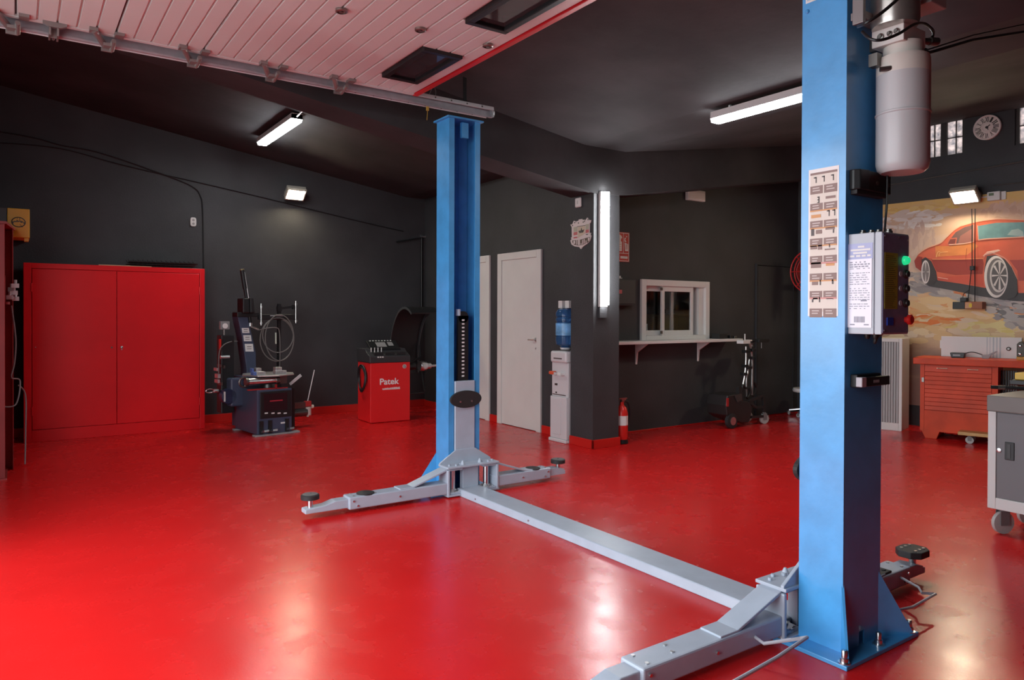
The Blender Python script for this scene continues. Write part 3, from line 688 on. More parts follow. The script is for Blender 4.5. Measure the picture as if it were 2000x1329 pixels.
# ------------------------------------------------------------------ open sectional garage door overhead
DZ0 = 3.05; DYR = 5.00                      # underside of the door, edge next to the rail
e0 = W.z(822, 178, DZ0); xr = e0.x; yr = W.z(500, 126, DZ0).y
FD = Fr((0, 0, DZ0)); YD0 = .45
t = thing('garage_door', 'white sectional garage door rolled open overhead with dark windows and red edge', 'garage door', FD)
seams = [-.52] + [W.z(px, py, DZ0).x for px, py in ((31, 30), (225, 70), (395, 101), (545, 130.6), (685, 159.5))] + [xr - .012]
for i in range(6):
    x0, x1 = seams[i] + .004, seams[i + 1] - .004
    k = MB().box(x0, x1, YD0, yr, .012, .045); sec = k.build('door_section', M_panel, t)
    n = 5; sw = (x1 - x0) / n; g = .006
    if i < 5:
        for j in range(n):
            a0 = x0 + j * sw + (g / 2 if j else 0); a1 = x0 + (j + 1) * sw - (g / 2 if j < n - 1 else 0)
            MB().prism([(a0, .012), (a0 + .004, 0), (a1 - .004, 0), (a1, .012)], 'y', YD0, yr - .035).build('panel_plank', M_panel, sec)
    else:
        a = W.z(740, 147, DZ0); b = W.z(815, 159, DZ0); c = W.z(904, 109, DZ0)       # window corners
        wx0, wx1 = a.x + .0, c.x; wlen = .60
        wins = [(W.z(816, 160, DZ0).y, W.z(905, 109, DZ0).y)]
        yA = W.z(816, 160, DZ0).y; yB = W.z(904, 109, DZ0).y
        y2a = W.z(987, 61, DZ0).y; gap = yB - y2a; spans = []
        y = yA
        while y - (yA - yB) > YD0 + .1: spans.append((y - (yA - yB), y)); y -= (yA - yB) + gap
        wx0 = W.z(743, 147, DZ0).x; wx1 = W.z(904, 109, DZ0).x
        ys = [YD0]
        for s0, s1 in sorted(spans): ys += [s0, s1]
        ys.append(yr - .035)
        for j in range(n):
            a0 = x0 + j * sw + (g / 2 if j else 0); a1 = x0 + (j + 1) * sw - (g / 2 if j < n - 1 else 0)
            if a1 < wx0 + .01 or a0 > wx1 - .01: MB().prism([(a0, .012), (a0 + .004, 0), (a1 - .004, 0), (a1, .012)], 'y', YD0, yr - .035).build('panel_plank', M_panel, sec)
            else:
                for q in range(0, len(ys), 2):
                    if ys[q + 1] - ys[q] > .02: MB().prism([(a0, .012), (a0 + .004, 0), (a1 - .004, 0), (a1, .012)], 'y', ys[q], ys[q + 1]).build('panel_plank', M_panel, sec)
        for s0, s1 in spans:
            f = MB(); q = .040
            f.box(wx0, wx1, s0, s0 + q, -.022, .014).box(wx0, wx1, s1 - q, s1, -.022, .014).box(wx0, wx0 + q, s0 + q, s1 - q, -.022, .014).box(wx1 - q, wx1, s0 + q, s1 - q, -.022, .014)
            fo = f.build('window_frame', M_black, sec, bev=.004)
            MB().box(wx0 + q, wx1 - q, s0 + q, s1 - q, .004, .010).build('pane', mat('dark grey door glass', (.05, .05, .055), .05), fo)
# white edge strip beside the rail, red end seal, hinge discs
MB().box(seams[0], xr, yr - .033, yr, -.004, .012).build('edge_strip', mat('pale edge strip', (.66, .66, .65), .4), t)
MB().box(xr - .01, xr + .032, YD0, yr, -.008, .05).build('red_seal', mat('red door seal', (.52, .012, .018), .4), t, bev=.004)
for px, py in ((667, 22), (821, 59), (953, 90)):
    p = W.z(px, py, DZ0 - .01); k = MB(); k.lathe((p.x, p.y, -.002), [(.034, 0), (.034, -.012), (.026, -.016), (.026, -.008), (.012, -.006), (.012, -.016)], n=18); k.build('hinge_disc', mat('antique brass', (.28, .22, .20), .35, metal=.8), t, smooth=True)
# roller hinges along the rail edge
for px, py in ((22, 38), (210, 76), (380, 107), (535, 136), (668, 163), (108, 50)):
    p = W.z(px, py, DZ0 - .03); k = MB(); x, y = p.x, yr + .0
    if px == 108:
        k.prism([(x - .06, 0), (x - .06, -.015), (x - .03, -.03), (x + .03, -.03), (x + .06, -.015), (x + .06, 0)], 'y', y - .06, y - .035)
        k.box(x - .03, x - .02, y - .05, y + .06, -.075, -.02).box(x + .01, x + .02, y - .05, y + .06, -.075, -.02).box(x - .03, x + .02, y + .0, y + .01, -.075, -.02); k.cyl((x - .005, y + .03, -.06), (x - .005, y + .075, -.06), .008, n=8)
    else:
        k.cyl((x - .075, y - .085, -.010), (x - .012, y + .03, -.050), .019, n=12)
        k.box(x - .10, x - .055, y - .11, y - .055, -.022, 0).box(x + .035, x + .085, y - .10, y - .03, -.018, 0)
        k.box(x - .02, x + .035, y - .02, y + .05, -.068, -.050); k.cyl((x + .030, y - .06, -.045), (x + .030, y + .048, -.070), .014, n=12); k.cb((x + .002, y + .05, -.072), (.06, .012, .024))
    k.build('roller_hinge', mat('dull hinge steel', (.30, .27, .26), .4, metal=.6), t)
# door rail
FRl = Fr((0, yr + .03, DZ0)); xe = W.z(962, 222, DZ0 - .02).x
t = thing('door_rail', 'long galvanised overhead track running beside the garage door', 'rail', FRl)
k = MB(); y0r, y1r = -.020, .022
prof = [(y0r, .022), (y0r, .028), (y1r, .028), (y1r, -.052), (y1r - .024, -.052), (y1r - .024, -.040), (y1r - .019, -.040), (y1r - .019, -.047), (y1r - .005, -.047), (y1r - .005, .022)]
k.prism(prof, 'x', -.72, xe); k.build('track', mat('track steel', (.46, .44, .47), .38, metal=.55, var=.06, vscale=20), t)
k = MB(); k.box(-.72, xe - .04, y1r, y1r + .005, -.058, -.044).box(xe - 1.25, xe, y1r, y1r + .012, -.035, .0).box(xe - 1.25, xe, y0r - .012, y0r, .0, .03); k.build('track_angle', mat('pale track steel', (.62, .62, .63), .4, metal=.3), t, bev=.002)
k = MB()
for i in range(9):
    x = xe - 1.2 + i * .145; k.cyl((x, y1r - .012, -.054), (x, y1r - .012, -.048), .006, n=8); k.cyl((x + .07, y0r - .014, .015), (x + .07, y0r - .010, .015), .007, n=8)
k.build('rail_bolt', M_dsteel, t)
k = MB(); k.torus((xe + .010, 0, -.01), (1, 0, 0), .026, .006, n=20, sx=.8, sy=1.2); k.box(xe - .01, xe + .010, y0r, y1r, -.05, .03); k.build('end_stop', M_zinc, t)
k = MB()
for x in (.6, xe - .25):
    hgt = ceil_z(x) - DZ0 + .01; k.box(x - .015, x + .015, y1r - .004, y1r + .002, .0, hgt)
k.build('hanger', M_dark, t)
k = MB(); p = FRl.l(W.z(860, 172, DZ0 + .06)); p.y = 0.0
k.tube(bezier([(p.x - .03, 0, .03), (p.x, 0, .10), (p.x + .005, 0, .13), (p.x + .03, 0, .08), (p.x + .03, 0, .03)]), .004); k.build('cable_loop', mat('grey cable', (.2, .2, .2), .5), t)
k = MB(); k.cyl((p.x - .03, .02, -.055), (p.x - .03, .02, -.085), .012, n=10); k.tube([(p.x - .03, .02, -.085), (p.x - .035, .02, -.16)], .003); k.build('brass_hook', mat('brass', (.6, .38, .08), .35, metal=.7), t)

# ------------------------------------------------------------------ lamps
def batten(name, lab, x, ya, yb, hang):
    z = ceil_z(x) - hang; t = thing(name, lab, 'tube lamp', Fr((x, ya, z)), group=None); L_ = yb - ya
    MB().prism([(-.055, .055), (-.06, .0), (.06, .0), (.055, .055)], 'y', 0, L_).build('housing', M_pale, t)
    MB().prism([(-.055, 0), (-.045, -.028), (.045, -.028), (.055, 0)], 'y', .0, L_).build('diffuser', M_tube, t)
    MB().box(-.058, .058, 0, .006, .0, .05).box(-.058, .058, L_ - .006, L_, .0, .05).build('end_cap', M_pale, t)
    k = MB()
    for y in (.15, L_ - .15): k.box(-.01, .01, y - .01, y + .01, .05, hang + .03)
    k.build('hanger', M_pale, t); return t
xl = W.z(506, 277, 3.30).x
batten('tube_lamp', 'short lit tube lamp on the dark ceiling above the red cabinet', 2.34, 7.24, 8.50, .075)
k = MB(); k.cyl((2.34, 7.24, ceil_z(2.34) - .05), (2.30, 6.55, ceil_z(2.30) - .03), .008, n=8); tag(k.build('lamp_conduit', M_pale, smooth=True), 'thin white conduit leading to the short ceiling tube lamp', 'conduit')
batten('tube_lamp', 'long lit tube lamp on the dark ceiling beyond the post with the oil tank', 4.72, 2.45, 3.93, .085)
za = W.y(1182, 376, PY0 - .05).z; zb = W.y(1182, 596, PY0 - .05).z; xa = W.y(1182, 480, PY0 - .05).x
t = thing('pillar_tube_lamp', 'lit tube lamp mounted upright on the charcoal pillar', 'tube lamp', Fr((xa, PY0, zb)))
MB().box(-.05, .05, -.035, 0, -.02, za - zb + .01).build('housing', M_pale, t, bev=.004)
MB().cyl((0, -.055, 0), (0, -.055, za - zb), .038, n=20).build('tube', M_tube, t, smooth=True)
MB().box(-.05, .05, -.03, 0, -.13, -.022).build('ballast', M_wall, t)
def floodlight(lab, fr, tilt, s=1.0):
    t = thing('floodlight', lab, 'floodlight', fr); Rm = Matrix.Rotation(R(tilt), 3, 'X')
    def T(p): return Rm @ Vector(p)
    k = MB(); k.cb(T((0, 0, .03)), (.26 * s, .19 * s, .05), Rm); k.build('housing', mat('floodlight housing', (.30, .28, .24), .4), t, bev=.006)
    f = MB(); w, h, q = .13 * s, .095 * s, .014
    for c, d in (((-w + q / 2, 0, -.008), (q, 2 * h, .03)), ((w - q / 2, 0, -.008), (q, 2 * h, .03)), ((0, -h + q / 2, -.008), (2 * w, q, .03)), ((0, h - q / 2, -.008), (2 * w, q, .03))): f.cb(T(c), d, Rm)
    f.build('rim', M_cream, t)
    k = MB(); k.cb(T((0, 0, .0)), (2 * w - 2 * q, 2 * h - 2 * q, .006), Rm); k.build('lamp_glass', M_flood, t)
    return t
p = W.y(577, 379, Y1 - .16); FA = Fr(tuple(p)); t = floodlight('lit floodlight on the dark wall above the tyre machine', FA, -38, .95)
k = MB(); k.box(-.10, -.085, -.02, .16, -.02, .05).box(.085, .10, -.02, .16, -.02, .05).box(-.10, .10, .15, .16, -.02, .05); k.build('bracket', M_dsteel, t)
p = F4.y(1884, 383, -.18); FA2 = Fr(F4.w(p), W4A); t = floodlight('lit floodlight on the wall above the car mural', FA2, -40, 1.05)
k = MB(); k.box(-.12, -.105, -.02, .18, .0, .05).box(.105, .12, -.02, .18, .0, .05).box(-.12, .12, .17, .18, .0, .05); k.build('bracket', M_dsteel, t)

# ------------------------------------------------------------------ cables and pipes on the walls
def w1(px, py, d=.012): return W.y(px, py, Y1 - d)
M_cab = mat('black cable', (.010, .010, .011), .5)
tag(MB().tube(bezier([w1(-60, 248), w1(60, 268), w1(120, 284), w1(200, 300), w1(330, 345), w1(378, 366), w1(392, 384), w1(396, 410), w1(398, 525)]), .007).build('wall_cable', M_cab, smooth=True), 'black cable that bends down the wall to the red cabinet', 'cable')
tag(MB().tube(bezier([w1(-60, 276), w1(110, 289), w1(250, 325), w1(480, 378), w1(700, 432), w1(788, 452)]), .006).build('wall_cable', M_cab, smooth=True), 'black cable running along the wall past the lit floodlight', 'cable')
def socket(px, py, fr, d, lab, on):
    p = W.y(px, py, Y1) if on == 'y' else W.x(px, py, PX0)
    rz = 0 if on == 'y' else -90
    f = Fr(tuple(p), rz); t = thing('wall_socket', lab, 'socket', f)
    o_ = [(.034 * math.copysign(abs(math.cos(i * math.pi / 12)) ** .5, math.cos(i * math.pi / 12)), .055 * math.copysign(abs(math.sin(i * math.pi / 12)) ** .5, math.sin(i * math.pi / 12))) for i in range(24)]
    MB().prism(o_, 'y', -.022, 0).build('cover', M_pale, t, bev=.004)
    k = MB()
    for z in (.022, -.022): k.lathe((0, -.022, z), [(.015, 0), (.015, .003)], (0, -1, 0), 14); 
    k.build('outlet', mat('grey outlet', (.34, .33, .32), .5), t)
socket(377, 434, None, 0, 'white rounded wall socket above the red cabinet', 'y')
t = thing('wall_socket', 'white square socket box high on the pillar above the crest', 'socket', Fr(tuple(W.x(1131.5, 396, PX0)), -90))
MB().box(-.045, .045, -.025, 0, -.05, .05).build('cover', M_pale, t, bev=.012)
k = MB().box(-.008, -.002, -.0262, -.024, -.018, .018).box(.006, .010, -.0262, -.024, -.018, .02); k.build('outlet', mat('grey outlet', (.34, .33, .32), .5), t)
# wall bracket and drop pipe in the corner
ya = Y1 - .01; pA = W.x(825, 462, X2 - .05); pT = W.y(775, 473, Y1 - .03)
t = thing('corner_pipe', 'dark corner bracket with a drop pipe above the balancer hood', 'pipe', Fr((X2 - .06, pA.y, 0)))
k = MB(); q = Vector((X2 - .06, pA.y, 0)); zp = pA.z; zb = W.x(822, 592, X2 - .05).z
k.cyl((0, 0, zp), (0, 0, zb - .3), .016, n=10); k.build('drop_pipe', mat('black pipe', (.015, .015, .015), .35), t, smooth=True)
k = MB(); d = Vector((pT.x, Y1 - .02, pT.z)) - q; k.bar((0, 0, zp - .02), (d.x, d.y, d.z), .025, .02); k.build('bracket_arm', M_black, t)
k = MB(); k.cyl((-.02, 0, zp), (.06, 0, zp), .022, n=10); k.build('fitting', M_steel, t, smooth=True)

# ------------------------------------------------------------------ red metal cabinet
c0 = W.z(401, 837); yc = c0.y; xa = W.y(46, 700, yc).x; xb = W.y(400, 700, yc).x; zt = W.y(398, 525.6, yc).z
FC = Fr((xa, yc, 0)); w = xb - xa; dp = Y1 - yc - .05
t = thing('metal_cabinet', 'wide red metal cabinet with two doors against the dark wall', 'cabinet', FC)
MB().box(0, w, .022, dp, 0, zt).build('body', M_redcab, t, bev=.004)
fr_ = .085
k = MB(); k.box(0, fr_ * .8, 0, .022, .0, zt).box(w - fr_ * .65, w, 0, .022, 0, zt).box(fr_ * .8, w - fr_ * .65, 0, .022, zt - .055, zt).box(fr_ * .8, w - fr_ * .65, 0, .022, 0, .125); k.build('front_frame', M_redcab, t, bev=.003)
xm = W.y(228, 650, yc).x - xa
for i, (a, b) in enumerate(((fr_ * .8 + .006, xm - .003), (xm + .003, w - fr_ * .65 - .006))):
    dr = MB().box(a, b, -.002, .020, .131, zt - .061).build('cabinet_door', M_redcab, t, bev=.003)
    k = MB()
    hx = a - .004 if i == 0 else b + .004
    for z in (zt - .30, .28): k.cyl((hx, -.002, z), (hx, -.002, z + .09), .006, n=8)
    k.build('hinge', M_redcab, dr)
    if i == 1:
        k = MB(); k.lathe((a + .045, -.002, zt * .52), [(.014, 0), (.014, .008), (.008, .012)], (0, -1, 0), 12); k.box(a + .041, a + .049, -.016, -.008, zt * .52 - .03, zt * .52 + .002); k.build('lock', M_steel, dr, smooth=True)
    else:
        k = MB(); k.lathe((a + .03, -.002, zt * .53), [(.006, 0), (.006, .005)], (0, -1, 0), 8); k.build('knob', M_steel, dr)
        k = MB(); k.lathe((b - .045, -.002, zt * .52), [(.010, 0), (.010, .002)], (0, -1, 0), 10); k.build('keyhole', M_dsteel, dr)
# load on the cabinet
k1 = FC.y(245, 515, .15); k2 = FC.y(385, 522, .15)
for j in range(3):
    t2 = thing('wire_grid', ['black spiked steel grid lying lowest on the red cabinet', 'black spiked steel grid in the middle of the pile on the red cabinet', 'black spiked steel grid topmost on the red cabinet'][j], 'grid', Fr((xa + k1.x, yc + .12, zt)), group=None)
    k = MB(); L_ = k2.x - k1.x
    zz = .012 + j * .024
    for y in (0, .09, .18): k.tube([(0 + .02 * j, y, zz), (L_ - .03 * (2 - j), y, zz)], .009, 6)
    for i in range(15):
        x = .04 + i * (L_ - .08) / 14; k.tube([(x - .02, -.02, zz), (x + .02, .2, zz)], .005, 5)
        if j == 2:
            for y in (0, .18): k.tube([(x, y, zz), (x - .015, y, zz + .028)], .005, 5)
    k.build('grid', mat('black steel rod', (.02, .018, .018), .4, metal=.5), t2)
for px0_, px1_, lab, d in ((193, 255, 'thin pale wooden strip lying at the front of the red cabinet top', .02), (250, 296, 'short pale wooden strip beside the steel grids on the red cabinet', .05)):
    a = FC.y(px0_, 520, d); b = FC.y(px1_, 521, d)
    tag(MB().box(xa + a.x, xa + b.x, yc + d, yc + d + .04, zt, zt + .010).build('wooden_strip', mat('pale wood', (.55, .36, .22), .6)), lab, 'wood strip')

# ------------------------------------------------------------------ red lift column at the left edge, yellow box
k0 = W.z(8, 937); FRd = Fr((k0.x - .02, k0.y, 0), 0)
t = thing('red_lift_column', 'dusty red lift column at the far left beside the cabinet', 'vehicle lift', FRd)
zt = W.y(10, 440, FRd.o.y + .1).z; M_rl = mat('faded red lift paint', (.34, .035, .035), .45, var=.15)
k = MB(); k.prism([(-.30, 0), (.028, 0), (.028, .008), (-.29, .008), (-.29, .52), (.075, .52), (.075, .40), (.083, .40), (.083, .53), (-.30, .53)], 'z', 0, zt); k.build('column', M_rl, t, bev=.003)
k = MB(); k.prism([(-.30, -.02), (.04, -.02), (.10, .54), (-.30, .54)], 'z', zt, zt + .02); k.build('top_plate', M_rl, t)
MB().box(-.32, .04, -.03, .56, 0, .012).build('base_plate', M_rl, t)
zc = W.y(15, 595, FRd.o.y + .3).z
k = MB(); k.box(-.05, .06, .1, .5, zc, zc + .02).box(-.05, .03, .1, .3, zc, zc + .24); k.build('valve_shelf', M_rl, t)
k = MB()
for i, (x, y, z) in enumerate(((.06, .28, .06), (.09, .32, .10), (.10, .36, .05), (.07, .40, .13), (.10, .3, .16))): k.cb((x, y, zc + z), (.05, .04, .035)); k.cyl((x, y, zc + z), (x, y, zc + z + .05), .010, n=8)
k.build('valve', mat('white valve', (.5, .5, .5), .4), t)
k = MB(); k.tube(bezier([(.07, .34, zc - .01), (.10, .36, zc - .3), (.09, .34, zc - .5), (.07, .3, zc - .62), (.13, .38, zc - .66), (.10, .3, zc - .85), (.0, .25, zc - .86)]), .006)
k.tube(bezier([(.12, .42, zc - .7), (.17, .5, zc - .8), (.17, .5, .3), (.165, .5, .02)]), .006); k.build('air_hose', mat('grey hose', (.22, .2, .2), .5), t, smooth=True)
a = W.y(14, 463, FRd.o.y + .6); b = W.y(58, 409, FRd.o.y + .6); FY = Fr((a.x, FRd.o.y + .6, a.z))
t = thing('yellow_box', 'yellow box with round black logo beside the red lift column', 'box', FY)
w, h = b.x - a.x, b.z - a.z
MB().box(0, w, 0, .32, 0, h).build('cover', M_yel, t, bev=.006)
MB().box(-.14, 0, .01, .3, .0, h).build('side_housing', mat('grey brown housing', (.07, .06, .06), .5), t, bev=.004)
k = MB(); k.torus((w * .5, -.0005, h * .53), (0, 1, 0), w * .30, .004, n=32, k=6, sy=.85); k.build('logo_ring', M_black, t)
k = MB()
for i in range(9):
    u = -.22 + i * .055; k.cb((w * (.5 + u * 1.1), -.0005, h * (.555 - u * u * .9 + .012 * (i % 2))), (w * .05, .002, h * (.045 + .03 * (i % 3 == 0))))
k.bar((w * .56, -.0005, h * .46), (w * .68, -.0005, h * .36), .002, .004); k.bar((w * .42, -.0005, h * .70), (w * .46, -.0005, h * .64), .002, .004); k.bar((w * .56, -.0005, h * .70), (w * .55, -.0005, h * .60), .002, .004)
k.build('logo_mark', M_black, t)
k = MB().box(w * .75, w * .95, .02, .1, -.03, 0); k.build('foot', M_yel, t)
k = MB().box(-.14, w + .0, .28, Y1 - FY.o.y, h * .4, h * .5); k.build('wall_arm', M_dark, t)

# ------------------------------------------------------------------ tyre changer
FT = Fr((2.169, 8.068, 0), 7.6)
t = thing('tyre_changer', 'navy and black tyre changing machine beside the red cabinet', 'tyre changer', FT)
ty = FT.y
bh = ty(503.6, 763, 0).z; bw = ty(570, 845, 0).x; bd = .62
body = MB().box(0, bw, 0, bd, .02, bh).build('body', M_navy, t, bev=.006)
MB().box(bw, bw + .085, .10, bd - .06, .03, bh - .01).build('side_housing', M_black, t, bev=.005)
MB().box(-.03, bw + .09, -.02, .06, 0, .02).box(-.03, bw + .05, bd - .05, bd + .01, 0, .02).build('foot_rail', mat('grey foot rail', (.30, .30, .30), .5), t, bev=.003)
a = ty(509, 767, 0); b = ty(568, 813, 0)
MB().box(.03, bw - .01, -.014, 0, b.z, a.z + .005).build('front_bezel', M_black, t, bev=.006)
a = ty(515, 770, -.014); b = ty(561, 800, -.014)
MB().box(a.x, b.x, -.018, -.013, b.z, a.z).build('display', mat('dark display glass', (.02, .012, .015), .12), t, bev=.003)
k = MB(); c = ty(527, 784, -.018); d = ty(552, 782, -.018); k.box(c.x, d.x, -.0195, -.017, c.z - .006, c.z + .006); k.build('red_lettering', mat('red print', (.5, .03, .05), .4), t)
for px in (520, 533, 545, 557):
    c = ty(px, 807.5, -.014); MB().box(c.x - .018, c.x + .018, -.017, -.013, c.z - .007, c.z + .007).build('symbol_sticker', M_white, t)
c = ty(554, 826, 0); MB().box(c.x - .035, c.x + .035, -.002, .001, c.z - .009, c.z + .009).build('rating_plate', M_white, t)
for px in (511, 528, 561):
    c = ty(px, 842, -.02); k = MB(); k.box(c.x - .018, c.x + .018, -.02, .0, .03, .17); k.build('pedal_slot_shade', M_black, t)  # solid black box stands in for the shade inside an open pedal slot
    k = MB(); k.cb((c.x + .02, -.06, .06), (.05, .09, .018), Matrix.Rotation(R(-15), 3, 'X')); k.cyl((c.x + .01, .0, .06), (c.x + .01, -.05, .055), .010, n=8); k.cyl((c.x + .03, -.09, .07), (c.x + .05, -.09, .07), .014, n=10); k.build('pedal', M_steel, t)
# turntable with jaws and cylinder
zt = ty(540, 729, .28).z; c = ty(524, 731, .28); cx_ = c.x
k = MB(); pl_ = [(.30 * math.cos(R(x)), .28 + .30 * math.sin(R(x))) for x in range(0, 360, 45)]
k.prism([(cx_ + u, v) for u, v in pl_], 'z', zt - .014, zt); k.build('turntable', mat('worn turntable steel', (.48, .46, .45), .35, metal=.7), t, bev=.003)
k = MB().cyl((cx_, .28, bh), (cx_, .28, zt - .014), .09, n=20); k.build('spindle', M_dsteel, t, smooth=True)
c0 = ty(484, 747, .08); c1 = ty(541, 748, .08)
k = MB(); k.cyl((c0.x, .10, c0.z), (c1.x, .10, c0.z), .040, n=20); k.build('clamp_cylinder', M_steel, t, smooth=True)
k = MB(); k.cyl((c0.x - .02, .10, c0.z), (c0.x + .01, .10, c0.z), .046, n=18); k.cyl((c1.x - .01, .10, c0.z), (c1.x + .03, .10, c0.z), .046, n=18); k.box(c1.x + .02, c1.x + .12, .08, .14, c0.z - .04, zt - .015); k.torus((c0.x - .035, .10, c0.z), (0, 1, 0), .05, .012, n=18); k.build('cylinder_head', M_dsteel, t)
for px, w_, col in ((508, .10, 'zinc'), (496, .035, 'blue'), (547, .13, 'zinc')):
    c = ty(px, 728, .15); k = MB(); k.box(c.x - w_ / 2, c.x + w_ / 2, .12, .2, zt, zt + .038); k.box(c.x - w_ / 3, c.x + w_ / 4, .17, .24, zt + .03, zt + .075); k.build('jaw', M_zinc if col == 'zinc' else mat('blue jaw cover', (.10, .16, .40), .4), t, bev=.004)
k = MB(); k.box(c0.x - .02, c1.x + .1, .02, .06, bh, bh + .012).box(cx_ - .03, cx_ - .01, .02, .04, bh, bh + .05); k.build('red_ring', mat('dark red', (.35, .02, .02), .4), t)
a = ty(566, 751, .2); b = ty(588, 733, .2); k = MB().bar(a, b, .012, .035); k.build('bead_lever', mat('white lever', (.6, .6, .6), .4), t, bev=.003)
# tilting column at the back
yb = .70
P_ = [ty(464, 618, yb), ty(484, 618, yb), ty(500, 690, yb), ty(501, 764, yb), ty(480, 764, yb), ty(482, 724, yb), ty(473, 660, yb)]
k = MB(); k.prism([(p.x, max(p.z, .3)) for p in P_], 'y', yb - .0, yb + .18); k.build('tilt_column', M_navy, t, bev=.006)
MB().box(.06, .28, bd - .02, bd + .26, .02, .62).build('column_foot', M_navy, t, bev=.01)
for (u0_, u1_, v0, v1) in ((472, 486, 641, 651), (475, 490, 655, 667), (478, 494, 672, 687)):
    a = ty(u0_, v0, yb - .002); b = ty(u1_, v0, yb - .002); c = ty(u1_ + 1.5, v1, yb - .002); d = ty(u0_ + 1.5, v1, yb - .002)
    MB().add([a, b, c, d, a + Vector((0, .003, 0)), b + Vector((0, .003, 0)), c + Vector((0, .003, 0)), d + Vector((0, .003, 0))], [(0, 1, 2, 3), (7, 6, 5, 4), (0, 4, 5, 1), (1, 5, 6, 2), (2, 6, 7, 3), (3, 7, 4, 0)]).build('safety_sticker', M_pale, t)
    k = MB(); e1, e2 = a.lerp(c, .25), a.lerp(c, .75); k.box(e1.x, e2.x, yb - .003, yb, (a.z + c.z) / 2 + .008, (a.z + c.z) / 2 + .016); k.box(e1.x, e2.x, yb - .003, yb, (a.z + c.z) / 2 - .016, (a.z + c.z) / 2 - .01); k.build('sticker_print', ink, t)
# inclined post with handle
a = ty(472.6, 526.5, yb); b = ty(489, 631, yb); ax_ = (b - a)
k = MB(); k.cyl(a, a + ax_ * .36, .026, n=14); k.cyl(a + ax_ * .36, b, .019, n=14); k.build('vertical_shaft', M_black, t, smooth=True)
k = MB(); k.lathe(a, [(.026, -.012), (.026, .004)], -ax_, 14); k.build('shaft_cap', mat('brass cap', (.6, .5, .25), .35, metal=.6), t)
k = MB(); k.cyl(a + ax_ * .05 + Vector((.02, -.012, 0)), a + ax_ * .6 + Vector((.02, -.012, 0)), .006, n=8); k.cyl(b, b + Vector((.0, 0, -.04)), .024, n=12); k.cyl(b + Vector((0, -.01, -.04)), ty(505, 644, yb - .01), .012, n=8); k.build('shaft_rod', M_steel, t, smooth=True)
c0 = ty(470.5, 612, yb); c1 = ty(486, 583, yb); k = MB().box(c0.x, c1.x, yb - .06, yb + .12, c0.z, c1.z); k.build('gearbox', M_black, t, bev=.012)
c0 = ty(487, 612, yb - .06); c1 = ty(495, 582, yb - .06); k = MB(); k.prism([(c0.x, c0.z), (c1.x + .01, c0.z), (c1.x - .008, c1.z), (c0.x - .005, c1.z)], 'y', yb - .09, yb - .02); k.build('lock_handle', M_black, t, bev=.012)
k = MB(); c0 = ty(462, 617, yb); c1 = ty(505, 612, yb); k.box(c0.x, c1.x, yb - .02, yb + .14, c0.z - .015, c1.z + .01); k.build('arm_head', M_black, t, bev=.008)
c0 = ty(505, 625, yb - .04); c1 = ty(580, 614.5, yb - .04); k = MB().box(c0.x, c1.x, yb - .06, yb, c0.z, c1.z); k.build('swing_arm', M_black, t, bev=.008)
k = MB(); c = ty(541, 617, yb - .06); k.box(c.x - .085, c.x + .085, yb - .0615, yb - .0595, c.z - .006, c.z + .006); k.build('arm_lettering', mat('grey print', (.30, .30, .31), .5), t)
for px, y0_, y1_ in ((510, 593, 636), (577.7, 588, 631.5)):
    a = ty(px, y0_, yb - .07); b = ty(px, y1_, yb - .07); k = MB(); k.cyl(a, b, .009, n=10); k.cyl(a + Vector((0, 0, -.03)), a + Vector((0, 0, -.055)), .018, n=10); k.cyl(b + Vector((0, 0, .02)), b + Vector((0, 0, .035)), .018, n=10); k.build('guide_pin', mat('chromed steel', (.75, .74, .7), .2, metal=1), t, smooth=True)
a = ty(545, 594, yb + .02); b = ty(545, 728, yb + .02); k = MB().box(a.x - .018, a.x + .018, yb + .0, yb + .04, b.z - .2, a.z)
for i in range(14): k.box(a.x - .026, a.x - .016, yb + .005, yb + .035, b.z + .02 + i * .03, b.z + .032 + i * .03)
k.build('help_arm_rack', M_black, t)
a = ty(545, 603, yb); b = ty(572, 599, yb); k = MB(); k.bar(a, b, .03, .03); k.cb(a, (.05, .05, .06)); k.cb(ty(573, 600, yb), (.02, .05, .05)); k.build('help_arm', M_black, t)
c = ty(539, 664, yb - .03); k = MB(); k.cyl(ty(538.5, 650, yb - .03), ty(539, 672, yb - .03), .010, n=8); k.build('air_gun', mat('pale fitting', (.55, .6, .5), .4), t, smooth=True)
# coiled air hose
k = MB()
for cx2, cy2, rx, rz in ((541, 664, 33, 42), (543, 655, 30, 34), (546, 660, 28, 45)):
    pts = [ty(cx2 + rx * math.cos(R(q)), cy2 + rz * math.sin(R(q)), yb - .05 - .01 * (cx2 - 541) * .3) for q in range(0, 360, 12)]; k.tube(pts, .0065, 6, True)
k.tube(bezier([ty(506, 645, yb - .06), ty(523, 641, yb - .07), ty(541, 641, yb - .07), ty(546, 652, yb - .07), ty(547, 690, yb - .07), ty(546, 728, yb - .05)]), .006)
k.build('air_hose', mat('grey air hose', (.17, .16, .15), .5), t, smooth=True)
